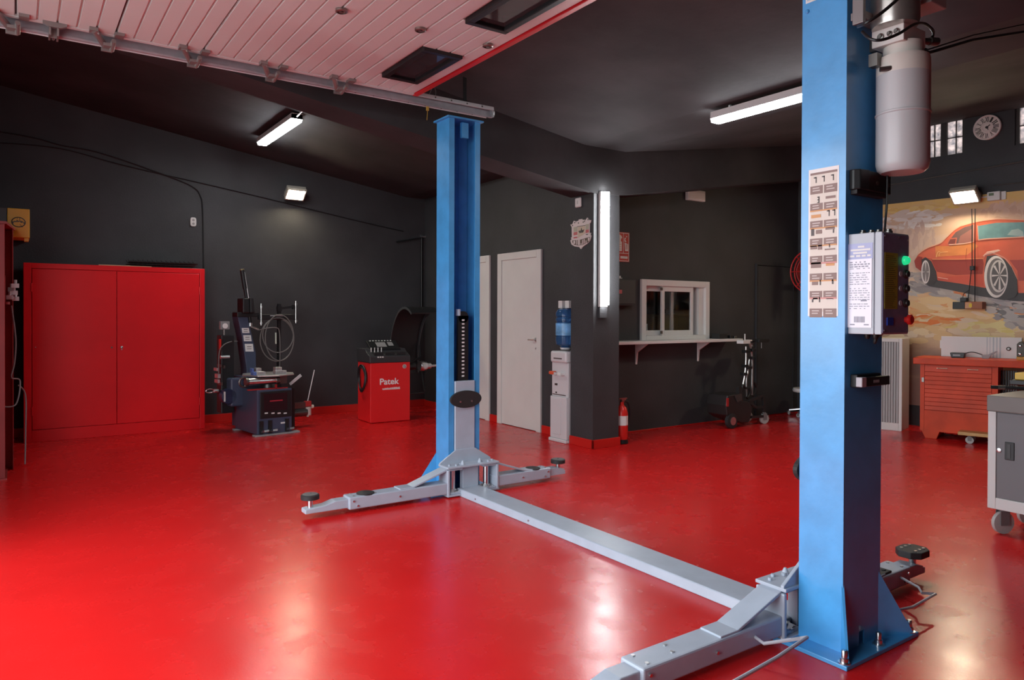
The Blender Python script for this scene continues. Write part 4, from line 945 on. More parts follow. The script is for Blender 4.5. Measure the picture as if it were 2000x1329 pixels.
# bead breaker side at the left
a = ty(430, 655, .55); b = ty(456, 650, .55); c = ty(448, 788, .55)
k = MB().box(a.x, b.x, .52, .66, .22, a.z); k.build('bead_breaker_body', M_black, t, bev=.01)
MB().box(ty(444, 700, .5).x, .02, .40, .56, .30, .62).build('breaker_arm', M_navy, t, bev=.02)
c = ty(447, 775, .42); k = MB(); k.cyl((c.x, .40, c.z), (c.x, .50, c.z), .085, n=24); k.build('breaker_shoe', mat('blue black casting', (.018, .025, .06), .35), t, bev=.006)
k = MB(); k.box(c.x - .065, c.x - .05, .385, .40, c.z - .05, c.z + .06); k.build('shoe_trim', M_pale, t)
c0 = ty(418, 764, .5); c1 = ty(426, 764, .5); k = MB(); k.cyl(c0, c1, .022, n=12); k.torus(ty(410, 764, .5), (0, 1, 0), .03, .006, sx=1.4, sy=.7); k.cyl(c1, (a.x + .03, .56, c1.z), .014, n=8); k.build('breaker_handle', M_steel, t, smooth=True)
c0 = ty(429.5, 644, .55); c1 = ty(447.5, 628, .55); k = MB().box(c0.x, c1.x, .53, .58, c0.z, c1.z); k.build('gauge_box', mat('grey gauge box', (.22, .22, .22), .4), t, bev=.005)
c = ty(439.5, 637, .53); k = MB().lathe(c, [(.030, 0), (.030, .008)], (0, -1, 0), 20); k.build('gauge_dial', M_white, t)
k = MB(); k.cyl((c.x, .56, c0.z), (c.x, .56, a.z - .02), .012, n=8); k.build('gauge_stem', M_dsteel, t)
for i, (px, py, s_) in enumerate(((427, 735, .03), (431, 715, .02), (424, 722, .02), (437, 717, .02), (426, 745, .025), (432, 750, .02))):
    c = ty(px, py, .50); MB().cb(c + Vector((0, .03, 0)), (s_, .10, s_ * 1.6)).build('valve_fitting', M_zinc if i % 2 == 0 else M_dsteel, t)
k = MB(); k.tube(bezier([ty(464, 667, .68), ty(450, 668, .5), ty(436, 675, .48), ty(428, 690, .48), ty(427, 730, .48)]), .006); k.build('air_line', mat('grey air hose', (.17, .16, .15), .5), t, smooth=True)
c = ty(437, 668, .49); MB().box(c.x - .045, c.x - .03, .485, .52, c.z - .09, c.z + .03).build('red_level', M_redp, t)
c0 = ty(437, 698, .5); k = MB(); k.cyl((c0.x - .04, .49, c0.z), (c0.x + .06, .49, c0.z), .02, n=10); k.build('side_cylinder', M_steel, t, smooth=True)
# lubricator / filter at the right
c = ty(598, 800, .35); zc = c.z; xb = bw + .085
k = MB(); k.cyl((c.x + .02, .35, zc - .07), (c.x + .02, .35, zc + .03), .042, n=16); k.build('filter_bowl', mat('pale bowl', (.55, .5, .45), .35), t, smooth=True)
k = MB(); k.cyl((xb - .01, .35, zc - .03), (c.x - .0, .35, zc - .03), .05, n=16); k.box(xb - .01, c.x + .02, .33, .37, zc + .02, zc + .09); k.build('filter_body', M_dsteel, t)
k = MB(); k.box(c.x - .02, c.x + .055, .32, .38, zc + .035, zc + .10); k.build('filter_cap', mat('red cap', (.42, .03, .03), .4), t, bev=.006)
k = MB(); k.cyl((c.x + .06, .34, zc + .03), (c.x + .085, .34, zc + .03), .022, n=12); k.cyl((c.x + .02, .35, zc - .09), (c.x + .02, .35, zc - .07), .015, n=8); k.build('filter_knob', M_cream, t)
a = ty(600.5, 771, .35); b = ty(614, 723, .35); k = MB(); k.cyl((c.x + .02, .35, zc + .10), b, .006, n=8); k.build('antenna_rod', M_pale, t)

# ------------------------------------------------------------------ wheel balancer
FW = Fr((3.585, 8.275, 0), -2)
t = thing('wheel_balancer', 'red wheel balancer with black hood and white Patek lettering', 'wheel balancer', FW)
ty = FW.y
w = ty(801, 760, 0).x; zt = ty(722.5, 710, 0).z; bd = .43
M_bred = mat('balancer red enamel', (.70, .016, .018), .32)
MB().box(0, w, 0, bd, .005, zt).build('body', M_bred, t, bev=.008)
zf = ty(721, 698, 0).z; zb_ = zt + .17
k = MB(); k.prism([(0 - .006, zt), (-.006, zf + .005), (.12, zf + .06), (.16, zb_), (bd + .01, zb_), (bd + .01, zt)], 'x', -.01, w - .0); k.build('tray_top', mat('dark grey tray', (.035, .033, .036), .4), t, bev=.008)
k = MB()
for i in range(3): k.box(.06 + i * .15, .17 + i * .15, .02, .10, zf + .022 + .0, zf + .050)
k.build('tray_pocket', M_black, t)
M_ = Matrix.Rotation(R(-42), 3, 'X'); k = MB(); k.cb((w * .48, .22, zb_ + .035), (.40, .20, .03), Matrix.Rotation(R(32), 3, 'X')); k.build('control_panel', M_black, t, bev=.006)
k = MB(); Q = Matrix.Rotation(R(32), 3, 'X')
for u, v, a_, b_ in ((-.03, 0, .13, .10), (.10, .01, .07, .08)): k.cb(Vector((w * .48 + u, .22, zb_ + .035)) + Q @ Vector((0, v, .0155)), (a_, b_, .003), Q)
k.build('panel_display', mat('grey panel print', (.26, .25, .25), .4), t)
k = MB()
for i in range(8): k.cb(Vector((w * .48 - .15 + i * .04, .22, zb_ + .035)) + Q @ Vector((0, .085, .0155)), (.02, .012, .004), Q)
for i in range(4): k.cyl((.05 + i * .045, .10, zf + .055), (.05 + i * .045, .10, zf + .11), .006, n=6)
for i in range(3): k.box(.09 + i * .03, .11 + i * .03, -.008, .01, zf - .012, zf + .004)
k.build('weights', M_pale, t)
k = MB(); c = ty(790, 716, -.001); k.lathe((c.x, 0, c.z), [(.026, 0), (.026, .002)], (0, -1, 0), 22); ds = k.build('badge', M_white, t)
k = MB(); k.torus((c.x, -.0025, c.z), (0, 1, 0), .018, .0025, n=20); k.box(c.x - .006, c.x - .001, -.0035, -.002, c.z - .01, c.z + .01).box(c.x + .003, c.x + .01, -.0035, -.002, c.z - .01, c.z + .004); k.build('badge_mark', M_black, ds)
M_let = mat('white lettering', (.78, .76, .75), .4)
a = ty(742, 752, -.001); b = ty(779.5, 750, -.001)
text('Patek', 'brand_lettering', M_let, t, (a.x, -.001, a.z), (1, 0, 0), (0, 0, 1), (b.x - a.x) * .42, width=(b.x - a.x))
k = MB(); a = ty(747, 761.5, -.001); b = ty(781.5, 760, -.001); n_ = 16
for i in range(n_):
    x = a.x + (b.x - a.x) * i / n_; hh = .010 + .012 * (i / n_) + .008 * random.random(); k.box(x, x + (b.x - a.x) / n_ * .68, -.0015, 0, a.z, a.z + hh)
k.box(a.x, b.x, -.0015, 0, a.z - .003, a.z + .004); k.build('tagline_lettering', M_let, t)
# cable coil on the left side
k = MB()
for r_, q in ((.0, 0), (.012, 12), (-.014, 30)):
    pts = []
    for i in range(28):
        an = 2 * math.pi * i / 28; pts.append((-.035 - .008 * math.sin(an * 2 + q), .20 + (.115 + r_) * math.cos(an), zt - .20 + (.155 + r_) * math.sin(an)))
    k.tube(pts, .010, 6, True)
k.build('cable_coil', M_cab, t, smooth=True)
k = MB().cyl((-.07, .2, zt - .06), (0, .2, zt - .06), .012, n=8); k.build('coil_hook', M_black, t)
# shaft
zs = ty(835, 715, .22).z; k = MB(); k.cyl((w - .01, .22, zs), (w + .17, .22, zs), .045, n=20); k.build('shaft_housing', M_black, t, smooth=True)
x0_ = ty(819, 715, .22).x
k = MB(); k.lathe((x0_, .22, zs), [(.062, 0), (.066, .02), (.066, .06), (.055, .08), (.055, .10), (.04, .11), (.04, .16), (.018, .17), (.018, .36)], (1, 0, 0), 24); k.build('shaft_flange', M_steel, t, smooth=True)
# hood: curved guard around the shaft
HV = 1.52; hx0, hx1 = w + .02, w + .42; R_ = .50; arc = [R(q) for q in range(-12, 118, 8)]; hv = []
k = MB()
outer = [(.22 + R_ * math.cos(q), zs + .02 + R_ * math.sin(q) * HV) for q in arc]; inner = [(.22 + (R_ - .012) * math.cos(q), zs + .02 + (R_ - .012) * math.sin(q) * HV) for q in arc]
k.prism(outer + inner[::-1], 'x', hx0, hx1); hd = k.build('hood', M_black, t, smooth=True)
inn2 = [(.22 + (R_ - .05) * math.cos(q), zs + .02 + (R_ - .05) * math.sin(q) * HV) for q in arc]
k = MB(); k.prism(outer + inn2[::-1], 'x', hx1, hx1 + .012); k.prism(outer + [(.22 + (R_ - .02) * math.cos(q), zs + .02 + (R_ - .02) * math.sin(q) * HV) for q in arc][::-1], 'x', hx0 - .006, hx0); k.build('hood_rim', mat('dark grey rim', (.05, .05, .052), .35), hd)
k = MB(); k.tube(bezier([(hx1 - .05, .35, zs - .35), (hx1 - .03, .48, zs - .1), (hx1, .62, zs + .25)]), .012); k.cyl((w - .02, .42, .28), (hx1 - .05, .36, .30), .012, n=8); k.cyl((w - .02, .30, zs - .02), (hx1, .55, zs + .1), .015, n=8); k.build('hood_arm', M_black, t, smooth=True)

# ------------------------------------------------------------------ water cooler
p = W.z(1104, 868); FK = Fr((4.735, 5.872, 0), 0); cw, cdp = X2 - FK.o.x - .02, .275
t = thing('water_cooler', 'white floor-standing water cooler with blue bottle beside the pillar', 'water cooler', FK)
def kx(px, py, d=0): return FK.x(px, py, d)
M_cool = mat('white cooler plastic', (.62, .60, .61), .35); zt = kx(1090, 686).z; zm = kx(1090, 775).z; zu = kx(1090, 709).z
k = MB(); k.box(.0, cw, .0, cdp, .035, zm).box(-.015, cw, -.012, cdp + .012, 0, .035); k.build('lower_body', M_cool, t, bev=.008)
k = MB(); k.box(.025, cw, .0, cdp, zm, zu); k.build('tap_recess', M_cool, t, bev=.004)
k = MB(); k.box(-.005, cw, .0, cdp, zu, zt); k.build('head', M_cool, t, bev=.025, seg=4)
k = MB(); k.box(-.03, .03, .06, .12, kx(1090, 733).z, kx(1090, 728).z).box(-.02, .03, .18, .25, kx(1090, 733).z, kx(1090, 728).z); k.build('tap', M_pale, t, bev=.003)
k = MB(); z = kx(1080, 729).z; k.box(-.035, .02, .19, .26, z - .012, z + .022); k.build('hot_tap_lever', mat('orange red lever', (.7, .10, .04), .4), t, bev=.008)
k = MB(); z = kx(1084, 700).z; k.box(-.007, -.003, .07, .21, z - .007, z + .007); k.build('brand_plate', mat('dark print', (.1, .08, .08), .5), t)
k = MB(); z = kx(1083, 751).z; k.box(.018, .026, .18, .22, z - .01, z + .01); z = kx(1083, 767).z; k.box(.02, .026, .19, .21, z - .008, z + .008); k.box(.02, .026, .04, .26, kx(1083, 770).z - .008, kx(1083, 770).z); k.build('indicator', M_dsteel, t)
k = MB(); k.box(-.006, .0, .09, cdp - .03, .08, zm - .02); k.build('door_panel', M_cool, t, bev=.006)
bx = cw * .5; zb = kx(1100, 683).z - .005; z1 = kx(1100, 604).z; r = .105; hb_ = z1 - zb
k = MB(); k.lathe((bx, cdp * .5, zb), [(.05, 0), (.06, .02)], n=20); k.build('bottle_collar', M_pale, t, smooth=True)
M_bot = mat('blue bottle plastic', (.10, .28, .62), .08, trans=.75, ior=1.33)
pf = [(.045, .0), (.05, .02), (.10, .045), (r, .09)]
for i in range(1, 6): z = .09 + i * (hb_ - .14) / 6; pf += [(r, z - .012), (r - .010, z - .004), (r - .010, z + .004), (r, z + .012)]
pf += [(r, hb_ - .05), (r - .02, hb_ - .015), (r - .06, hb_)]
k = MB(); k.lathe((bx, cdp * .5, zb + .01), pf, n=32); k.build('water_bottle', M_bot, t, smooth=True)
k = MB(); k.lathe((bx, cdp * .5, zb + hb_ * .35), [(r + .001, 0), (r + .001, hb_ * .30)], n=32); k.build('bottle_label', mat('light blue label', (.16, .40, .70), .3, var=.4, vscale=9), t, smooth=True)
for y_, dx in ((.19, 0), (.10, .02)):
    za, zb2 = kx(1096, 603, bx).z, kx(1096, 588, bx).z
    tag(MB().box(FK.o.x + bx - .035 + dx, FK.o.x + bx + .025 + dx, FK.o.y + y_ - .035, FK.o.y + y_ + .03, za + .004, zb2).build('white_carton', M_pale, bev=.003), 'white carton on the blue bottle, ' + ('taller of the two' if dx == 0 else 'narrow one next to the pillar'), 'carton')

# ------------------------------------------------------------------ pillar crest, fire sign, boxes, extinguisher
FE = Fr((PX0, 5.68, 0)); t = thing('wall_crest', 'white shield-shaped crest with crown top and lettered ribbon on the pillar', 'crest', FE)
def em(cx2, cy2, d): 
    p = FE.x(1105 + cx2 * .05644, 420 + cy2 * .05644, -d); return (p.y, p.z)
def flat(pts, d0, d1, m, n, par=None): return MB().prism([em(a, b, d0) for a, b in pts], 'x', -d1, -d0 + .0005).build(n, m, par or t)
flat([(180, 340), (250, 330), (300, 205), (370, 225), (385, 270), (405, 215), (460, 210), (470, 165), (590, 140), (600, 180), (670, 165), (690, 205), (765, 95), (835, 185), (890, 180), (870, 270), (840, 300), (835, 640), (885, 620), (870, 700), (905, 720), (850, 900), (760, 1000), (610, 1100), (545, 1185), (490, 1115), (330, 1090), (225, 1030), (180, 890), (230, 840), (195, 790), (235, 780), (230, 430)], 0, .010, mat('crest white', (.66, .58, .56), .45), 'shield')
flat([(275, 430), (400, 405), (400, 570), (275, 600)], .010, .012, mat('crest olive', (.42, .40, .30), .5), 'field'); flat([(690, 330), (800, 310), (800, 490), (690, 515)], .010, .012, mat('crest olive', (.42, .40, .30), .5), 'field')
flat([(275, 610), (400, 580), (400, 690), (275, 710)], .010, .012, mat('crest red', (.50, .12, .12), .5), 'red_field'); flat([(690, 520), (800, 500), (800, 610), (690, 635)], .010, .012, mat('crest red', (.50, .12, .12), .5), 'red_field'); flat([(275, 770), (400, 750), (400, 800), (275, 820)], .010, .012, mat('crest red', (.50, .12, .12), .5), 'red_field')
flat([(420, 420), (670, 370), (670, 640), (420, 800)], .010, .0115, mat('crest tan', (.55, .46, .34), .5), 'field')
flat([(440, 560), (520, 540), (540, 440), (570, 530), (640, 500), (600, 610), (480, 630)], .0115, .013, mat('crest dark', (.06, .055, .045), .5), 'emblem'); flat([(680, 670), (790, 655), (740, 700)], .010, .012, mat('crest dark', (.06, .055, .045), .5), 'emblem')
flat([(400, 400), (690, 350), (690, 365), (400, 418)], .010, .012, mat('crest dark', (.06, .055, .045), .5), 'crown_line')
flat([(225, 885), (500, 860), (830, 760), (825, 890), (740, 970), (590, 1040), (430, 1060), (290, 1030), (235, 960)], .010, .012, mat('crest brown', (.12, .085, .06), .5), 'ribbon')
for (a, b, c, d) in ((265, 330, 900, 1005), (370, 400, 880, 1030), (430, 490, 870, 1045), (520, 545, 985, 1040), (575, 600, 860, 1030), (625, 655, 835, 1000), (690, 715, 890, 990), (770, 815, 790, 900)): flat([(a, c), (b, c - 8), (b, d - 8), (a, d)], .012, .0135, mat('crest white', (.66, .58, .56), .45), 'ribbon_letter')
for a, b in ((310, 270), (440, 280), (605, 250), (650, 225), (770, 165), (235, 370)): flat([(a - 14, b - 18), (a + 14, b - 22), (a + 14, b + 18), (a - 14, b + 22)], .010, .012, mat('crest dark', (.06, .055, .045), .5), 'crown_dot')

a = W.y(1203, 511, Y3); b = W.y(1229, 455, Y3); FS = Fr((a.x, Y3, a.z)); w, h = b.x - a.x, b.z - a.z
t = thing('fire_sign', 'red fire hose and extinguisher sign with white pictograms', 'sign', FS)
MB().box(0, w, -.004, 0, 0, h).build('sign_plate', mat('sign red', (.52, .035, .025), .45), t, bev=.002)
k = MB(); q = .006
k.box(0.008, w - .008, -.0055, -.0035, .008, .008 + q).box(.008, w - .008, -.0055, -.0035, h - .008 - q, h - .008).box(.008, .008 + q, -.0055, -.0035, .008, h - .008).box(w - .008 - q, w - .008, -.0055, -.0035, .008, h - .008).box(.008, w - .008, -.0055, -.0035, h * .28, h * .28 + q).box(w * .52, w * .52 + q, -.0055, -.0035, h * .28, h - .01); k.build('sign_border', mat('sign off white', (.74, .70, .68), .45), t)
k = MB()
k.box(w * .16, w * .42, -.0055, -.0035, h * .36, h * .68); k.prism([(w * .10, h * .80), (w * .26, h * .92), (w * .40, h * .86), (w * .44, h * .80), (w * .36, h * .78), (w * .34, h * .68), (w * .18, h * .68), (w * .18, h * .80)], 'y', -.0055, -.0035)
k.prism([(w * .66, h * .37), (w * .90, h * .37), (w * .90, h * .60), (w * .62, h * .66)], 'y', -.0055, -.0035); k.prism([(w * .62, h * .68), (w * .60, h * .78), (w * .68, h * .83), (w * .72, h * .79), (w * .66, h * .76), (w * .76, h * .68)], 'y', -.0055, -.0035); k.cb((w * .78, -.0045, h * .86), (.014, .002, .014))
k.box(w * .32, w * .86, -.0055, -.0035, h * .11, h * .19); k.cb((w * .15, -.0045, h * .15), (.03, .002, .024)); k.build('pictogram', mat('sign off white', (.74, .70, .68), .45), t)
k = MB()
for i in range(3): k.box(w * .20, w * .38, -.006, -.0052, h * (.42 + .08 * i), h * (.43 + .08 * i))
for i in range(3): k.bar((w * (.70 + .07 * i), -.0058, h * .42), (w * (.74 + .05 * i), -.0058, h * .60), .001, .005)
k.build('pictogram_line', mat('sign red', (.52, .035, .025), .45), t)
a = W.y(1190, 597, Y3); b = W.y(1231, 546, Y3); w, h = b.x - a.x, b.z - a.z; ex0 = max(a.x, PX1 + .012)
t = thing('electrical_box', 'dark grey electrical box with small red label beside the pillar', 'electrical box', Fr((ex0, Y3, a.z))); w = b.x - ex0
MB().box(0, w, -.09, 0, 0, h).build('enclosure', M_wall, t, bev=.006)
MB().box(.01, w - .012, -.098, -.09, .02, h - .012).build('lid', mat('grey lid', (.055, .056, .057), .5), t, bev=.004)
c = W.y(1209, 570, Y3 - .098); MB().box(.008, c.x - ex0 + .045, -.1, -.097, h * .44, h * .58).build('red_label', mat('pink red label', (.55, .13, .13), .5), t)
MB().box(.0, .11, -.07, -.02, h + .01, h + .03).box(.0, .14, -.06, -.03, h, h + .01).build('cable_tray', M_pale, t)
ep = W.z(1208, 862); FX = Fr((5.245, 5.575, 0)); t = thing('fire_extinguisher', 'red fire extinguisher standing behind the pillar corner', 'fire extinguisher', FX)
zt = FX.y(1210, 786, 0).z
k = MB(); k.lathe((0, 0, .04), [(.06, 0), (.065, .01), (.065, zt - .16), (.05, zt - .10), (.022, zt - .07), (.022, zt - .04)], n=24); k.build('cylinder', M_redp, t, smooth=True)
k = MB(); k.lathe((0, 0, 0), [(.062, 0), (.068, .005), (.062, .055)], n=24); k.build('foot_ring', M_black, t, smooth=True)
k = MB(); k.box(-.01, .05, -.012, .012, zt, zt + .03).box(-.04, .07, -.008, .008, zt + .03, zt + .042); k.build('valve_head', M_steel, t)
k = MB(); k.tube(bezier([(.03, 0, zt + .01), (.08, -.01, zt - .01), (.11, -.01, zt - .10), (.09, -.01, zt - .22), (.07, -.01, zt - .26)]), .014); k.build('hose', M_black, t, smooth=True)
k = MB(); k.cyl((0, 0, zt - .24), (0, 0, zt - .14), .0658, n=24); k.build('label_band', M_pale, t, smooth=True)

# shelf under the window with brackets and odds and ends
a = W.y(1205, 668, Y3 - .24); b = W.y(1450, 663, Y3 - .24); zs = a.z
t = thing('wall_shelf', 'white wall shelf under the sliding window', 'shelf', Fr((PX1 + .002, Y3, zs)))
L_ = b.x - PX1; MB().box(0, L_, -.25, 0, -.035, 0).build('shelf_board', M_pale, t, bev=.005)
for px, py in ((1256, 714), (1377, 708)):
    p = W.y(px, py, Y3 - .08); x = W.y(px, 690, Y3 - .12).x - PX1; k = MB(); k.prism([(-.20, -.035), (0, -.035), (0, -.28), (-.014, -.28), (-.03, -.14)], 'x', x - .012, x + .012); k.build('bracket', M_pale, t, bev=.003)
for lab, px, y, w_, d_, h_, m in (('small black box on the white wall shelf', 1408, 660, .16, .12, .065, M_black), ('small black gadget at the end of the white shelf', 1432, 660, .05, .06, .03, M_dsteel), ('dark little tool tin beside the black box on the shelf', 1424, 660, .05, .06, .04, M_black)):
    p = W.y(px, y, Y3 - .14); tag(MB().box(p.x - w_ / 2, p.x + w_ / 2, Y3 - .18, Y3 - .18 + d_, zs, zs + h_).build('small_box' if w_ > .1 else 'small_gadget', m, bev=.004), lab, 'box' if w_ > .1 else 'gadget')
t = thing('emergency_light', 'white emergency light box high on the office wall', 'emergency light', Fr(tuple(W.y(1338, 391, Y3))))
b = W.y(1372, 375, Y3); a = W.y(1338, 391, Y3); MB().box(0, b.x - a.x, -.05, 0, 0, b.z - a.z).build('light_body', M_pale, t, bev=.008)
MB().box(.02, b.x - a.x - .02, -.056, -.049, .02, b.z - a.z - .02).build('light_cover', mat('frosted cover', (.72, .68, .64), .3), t, bev=.004)

# ------------------------------------------------------------------ black wheeled stand by the office wall
p0 = W.z(1428, 829); FSd = Fr((p0.x, Y3 - .48, 0)); t = thing('wheeled_stand', 'black wheeled workshop stand with silver poles in front of the office wall', 'wheeled stand', FSd)
def sd(cx2, cy2, d=0): return FSd.y(1380 + cx2 * .173, 620 + cy2 * .173, d)
M_sd = mat('black brown plastic', (.022, .018, .018), .45)
k = MB(); k.prism([(sd(*q).x, max(sd(*q).z, .03)) for q in ((240, 885), (390, 860), (400, 940), (480, 950), (520, 1020), (500, 1130), (480, 1190), (400, 1195), (290, 1150), (235, 1110), (222, 1000))], 'y', 0, .30); k.build('housing', M_sd, t, bev=.012)
k = MB()
for q0, q1 in (((470, 955), (635, 880)), ((635, 880), (650, 1115)), ((500, 1130), (650, 1115)), ((480, 960), (560, 1020)), ((560, 1020), (650, 1010))): k.bar(sd(*q0, .02), sd(*q1, .02), .03, .03)
for q0, q1 in (((470, 955), (635, 880)), ((635, 880), (650, 1115)), ((500, 1130), (650, 1115))): k.bar(sd(*q0, .26), sd(*q1, .26), .03, .03)
k.bar(sd(635, 880, .02), sd(635, 880, .26), .03, .03); k.bar(sd(650, 1115, .02), sd(650, 1115, .26), .03, .03); k.build('frame', M_sd, t)
k = MB(); k.prism([(sd(*q).x, sd(*q).z) for q in ((310, 880), (390, 865), (395, 935), (345, 960))], 'y', -.012, 0); k.build('front_flap', mat('dark grey plastic', (.05, .045, .042), .4), t)
k = MB(); c = sd(285, 1150, .0); k.lathe((c.x, -.02, .09), [(.05, 0), (.09, .006), (.09, .05), (.05, .056)], (0, 1, 0), 24); k.build('wheel', M_rub, t, smooth=True)
k = MB(); k.lathe((c.x, -.024, .09), [(.05, 0), (.05, .01)], (0, 1, 0), 16); k.build('wheel_hub', M_steel, t)
c = sd(665, 1170, .0); caster(t, (c.x, .02), .062, 'caster', R(75)); caster(t, (c.x, .26), .062, 'caster', R(75))
k = MB(); k.tube([sd(500, 1135, .02), sd(700, 1112, .02), sd(708, 1150, .02)], .008); k.build('rail', M_steel, t)
k = MB(); k.tube(bezier([sd(445, 330, .1), sd(445, 500, .1), sd(432, 650, .1), sd(412, 760, .1)]), .011); k.tube(bezier([sd(485, 300, .12), sd(505, 380, .12), sd(516, 520, .12), sd(514, 720, .12), sd(512, 880, .12)]), .013); k.tube(bezier([sd(515, 330, .18), sd(505, 290, .18), sd(487, 290, .14)]), .010); k.tube(bezier([sd(485, 470, .14), sd(470, 600, .14), sd(450, 720, .14), sd(455, 900, .14)]), .010); k.build('silver_pole', mat('satin aluminium', (.62, .60, .57), .3, metal=.8), t, smooth=True)
k = MB()
for q, w_ in (((450, 385), .10), ((435, 550), .07), ((468, 570), .08), ((420, 640), .07), ((520, 370), .07), ((515, 460), .05)): k.cb(sd(*q, .11), (w_, .06, .035))
k.build('clip', M_black, t, bev=.004)
k = MB(); k.tube(bezier([sd(400, 850, .1), sd(410, 770, .1), sd(440, 800, .1), sd(480, 800, .1), sd(490, 860, .1), sd(455, 915, .1)]), .016); k.tube(bezier([sd(520, 890, .15), sd(560, 800, .15), sd(530, 730, .15)]), .018); k.cb(sd(365, 830, .05), (.05, .05, .1)); k.build('handle', M_sd, t, smooth=True)
k = MB(); a = sd(385, 300, .1); b = sd(465, 258, .1); k.box(a.x, b.x, .06, .16, a.z, b.z); k.bar(sd(440, 262, .1), sd(505, 262, .1), .03, .02); k.cyl(sd(433, 262, .1), sd(433, 188, .1), .008, n=8); k.build('head_block', M_pale, t, bev=.006)
k = MB(); a = sd(545, 285, .1); b = sd(665, 243, .1); k.box(a.x, b.x, .04, .18, a.z, b.z); k.cyl(sd(500, 264, .1), sd(550, 264, .1), .010, n=8); k.build('arm_pad', M_black, t, bev=.015); k = MB(); k.cyl(sd(620, 280, .1), sd(620, 350, .1), .005, n=6); k.build('hook', M_steel, t)
k = MB(); c = sd(190, 1030, .18); k.lathe((c.x, .14, c.z), [(.06, 0), (.11, .005), (.11, .05), (.06, .055)], (0, 1, 0), 24); k.build('spool', M_black, t, smooth=True)
c = sd(232, 960, -.0); MB().box(c.x - .015, c.x + .015, -.015, .0, c.z - .05, c.z + .05).build('red_tag', mat('dark red', (.35, .02, .02), .4), t)
BNA = -74

# ------------------------------------------------------------------ hose reel and stool half hidden behind the lift post
c = p4(1586, 530, -.42); FHr = Fr(F4.w((c.x, 0, c.z)), W4A)
t = thing('hose_reel', 'red hose reel on the wall behind the blue lift post', 'hose reel', FHr)
M_hr = mat('hose reel red', (.55, .02, .02), .4); rr = p4(1586, 488, -.42).z - c.z
k = MB()
for y in (-.37, -.46): k.torus((0, y, 0), (0, 1, 0), rr, .010, n=36)
for q in range(0, 180, 45):
    d = Vector((math.cos(R(q)), 0, math.sin(R(q)))) * rr; k.cyl(Vector((0, -.46, 0)) - d, Vector((0, -.46, 0)) + d, .006, n=6)
k.build('reel_rim', M_hr, t, smooth=True)
k = MB()
for i in range(4): k.torus((0, -.39 - i * .018, 0), (0, 1, 0), rr * .72, .011, n=32)
k.build('hose', mat('dark red hose', (.35, .02, .02), .5), t, smooth=True)
k = MB(); k.cyl((0, 0, 0), (0, -.47, 0), .03, n=14); k.box(-.06, .06, -.012, 0, -.12, .12); k.build('hub', M_black, t)
p = W.z(1556, 805); FSt = Fr((8.66, 5.62, 0)); t = thing('wheeled_stool', 'low steel wheeled stool half hidden behind the blue lift post', 'stool', FSt)
zt = FSt.y(1558, 770, 0).z
k = MB(); k.lathe((.06, .1, zt), [(.15, 0), (.16, .02), (.15, .05)], n=24); k.build('seat', M_pale, t, smooth=True)
k = MB(); k.cyl((.06, .1, .08), (.06, .1, zt), .025, n=12); k.build('stem', M_steel, t)
for q in range(5):
    an = R(190 + q * 72); e_ = Vector((.06 + .20 * math.cos(an), .1 + .20 * math.sin(an), .07)); k = MB(); k.bar((.06, .1, .10), e_, .02, .015); k.build('foot_bar', M_steel, t); caster(t, (e_.x, e_.y), .026, 'caster', an)

# ------------------------------------------------------------------ mural on the right-hand wall
t = thing('car_mural', 'large wall mural of an orange red sports car under a yellow sky', 'mural', F4)
def mural_bg():
    m = bpy.data.materials.new('mural sky paint'); m.use_nodes = True; nt = m.node_tree; N = nt.nodes; L = nt.links; b = N['Principled BSDF']; b.inputs['Roughness'].default_value = .55
    tc = N.new('ShaderNodeTexCoord'); mp = N.new('ShaderNodeMapping'); mp.inputs['Scale'].default_value = (.9, 1, 2.2); L.new(tc.outputs['Object'], mp.inputs[0])
    n = N.new('ShaderNodeTexNoise'); n.inputs['Scale'].default_value = 1.7; n.inputs['Detail'].default_value = 5; n.inputs['Distortion'].default_value = .8; L.new(mp.outputs[0], n.inputs['Vector'])
    sp = N.new('ShaderNodeSeparateXYZ'); L.new(tc.outputs['Object'], sp.inputs[0])
    mr = N.new('ShaderNodeMapRange'); mr.inputs['From Min'].default_value = .9; mr.inputs['From Max'].default_value = 2.9; L.new(sp.outputs['Z'], mr.inputs['Value'])
    ad = N.new('ShaderNodeMath'); ad.operation = 'MULTIPLY_ADD'; ad.inputs[1].default_value = .34; L.new(n.outputs['Fac'], ad.inputs[0])
    sb = N.new('ShaderNodeMath'); sb.operation = 'SUBTRACT'; sb.inputs[1].default_value = .17; L.new(mr.outputs[0], sb.inputs[0]); L.new(sb.outputs[0], ad.inputs[2])
    r = N.new('ShaderNodeValToRGB'); cr = r.color_ramp
    stops = [(0, (.30, .17, .14)), (.10, (.58, .36, .22)), (.20, (.66, .44, .20)), (.30, (.70, .20, .06)), (.36, (.68, .46, .26)), (.46, (.68, .50, .36)), (.56, (.64, .44, .33)), (.72, (.66, .47, .36)), (.84, (.66, .42, .26)), (.92, (.72, .46, .14)), (1, (.70, .48, .20))]
    while len(cr.elements) < len(stops): cr.elements.new(.5)
    for e_, (p_, c_) in zip(cr.elements, stops): e_.position = p_; e_.color = (*c_, 1)
    L.new(ad.outputs[0], r.inputs[0]); L.new(r.outputs[0], b.inputs['Base Color']); return m
a = p4(1716.6, 401, -.003); b = p4(2000, 372, -.003); sl = (b.z - a.z) / (b.x - a.x); x0_, x1_ = -1.0, 3.2
MB().prism([(x0_, .25), (x1_, .25), (x1_, a.z + sl * (x1_ - a.x)), (x0_, a.z + sl * (x0_ - a.x))], 'y', -.004, 0).build('painted_sky', mural_bg(), t)
def mm(cx2, cy2): q = F4.y(1780 + cx2 * .21825, 350 + cy2 * .21825, -.004); return (q.x, q.z)
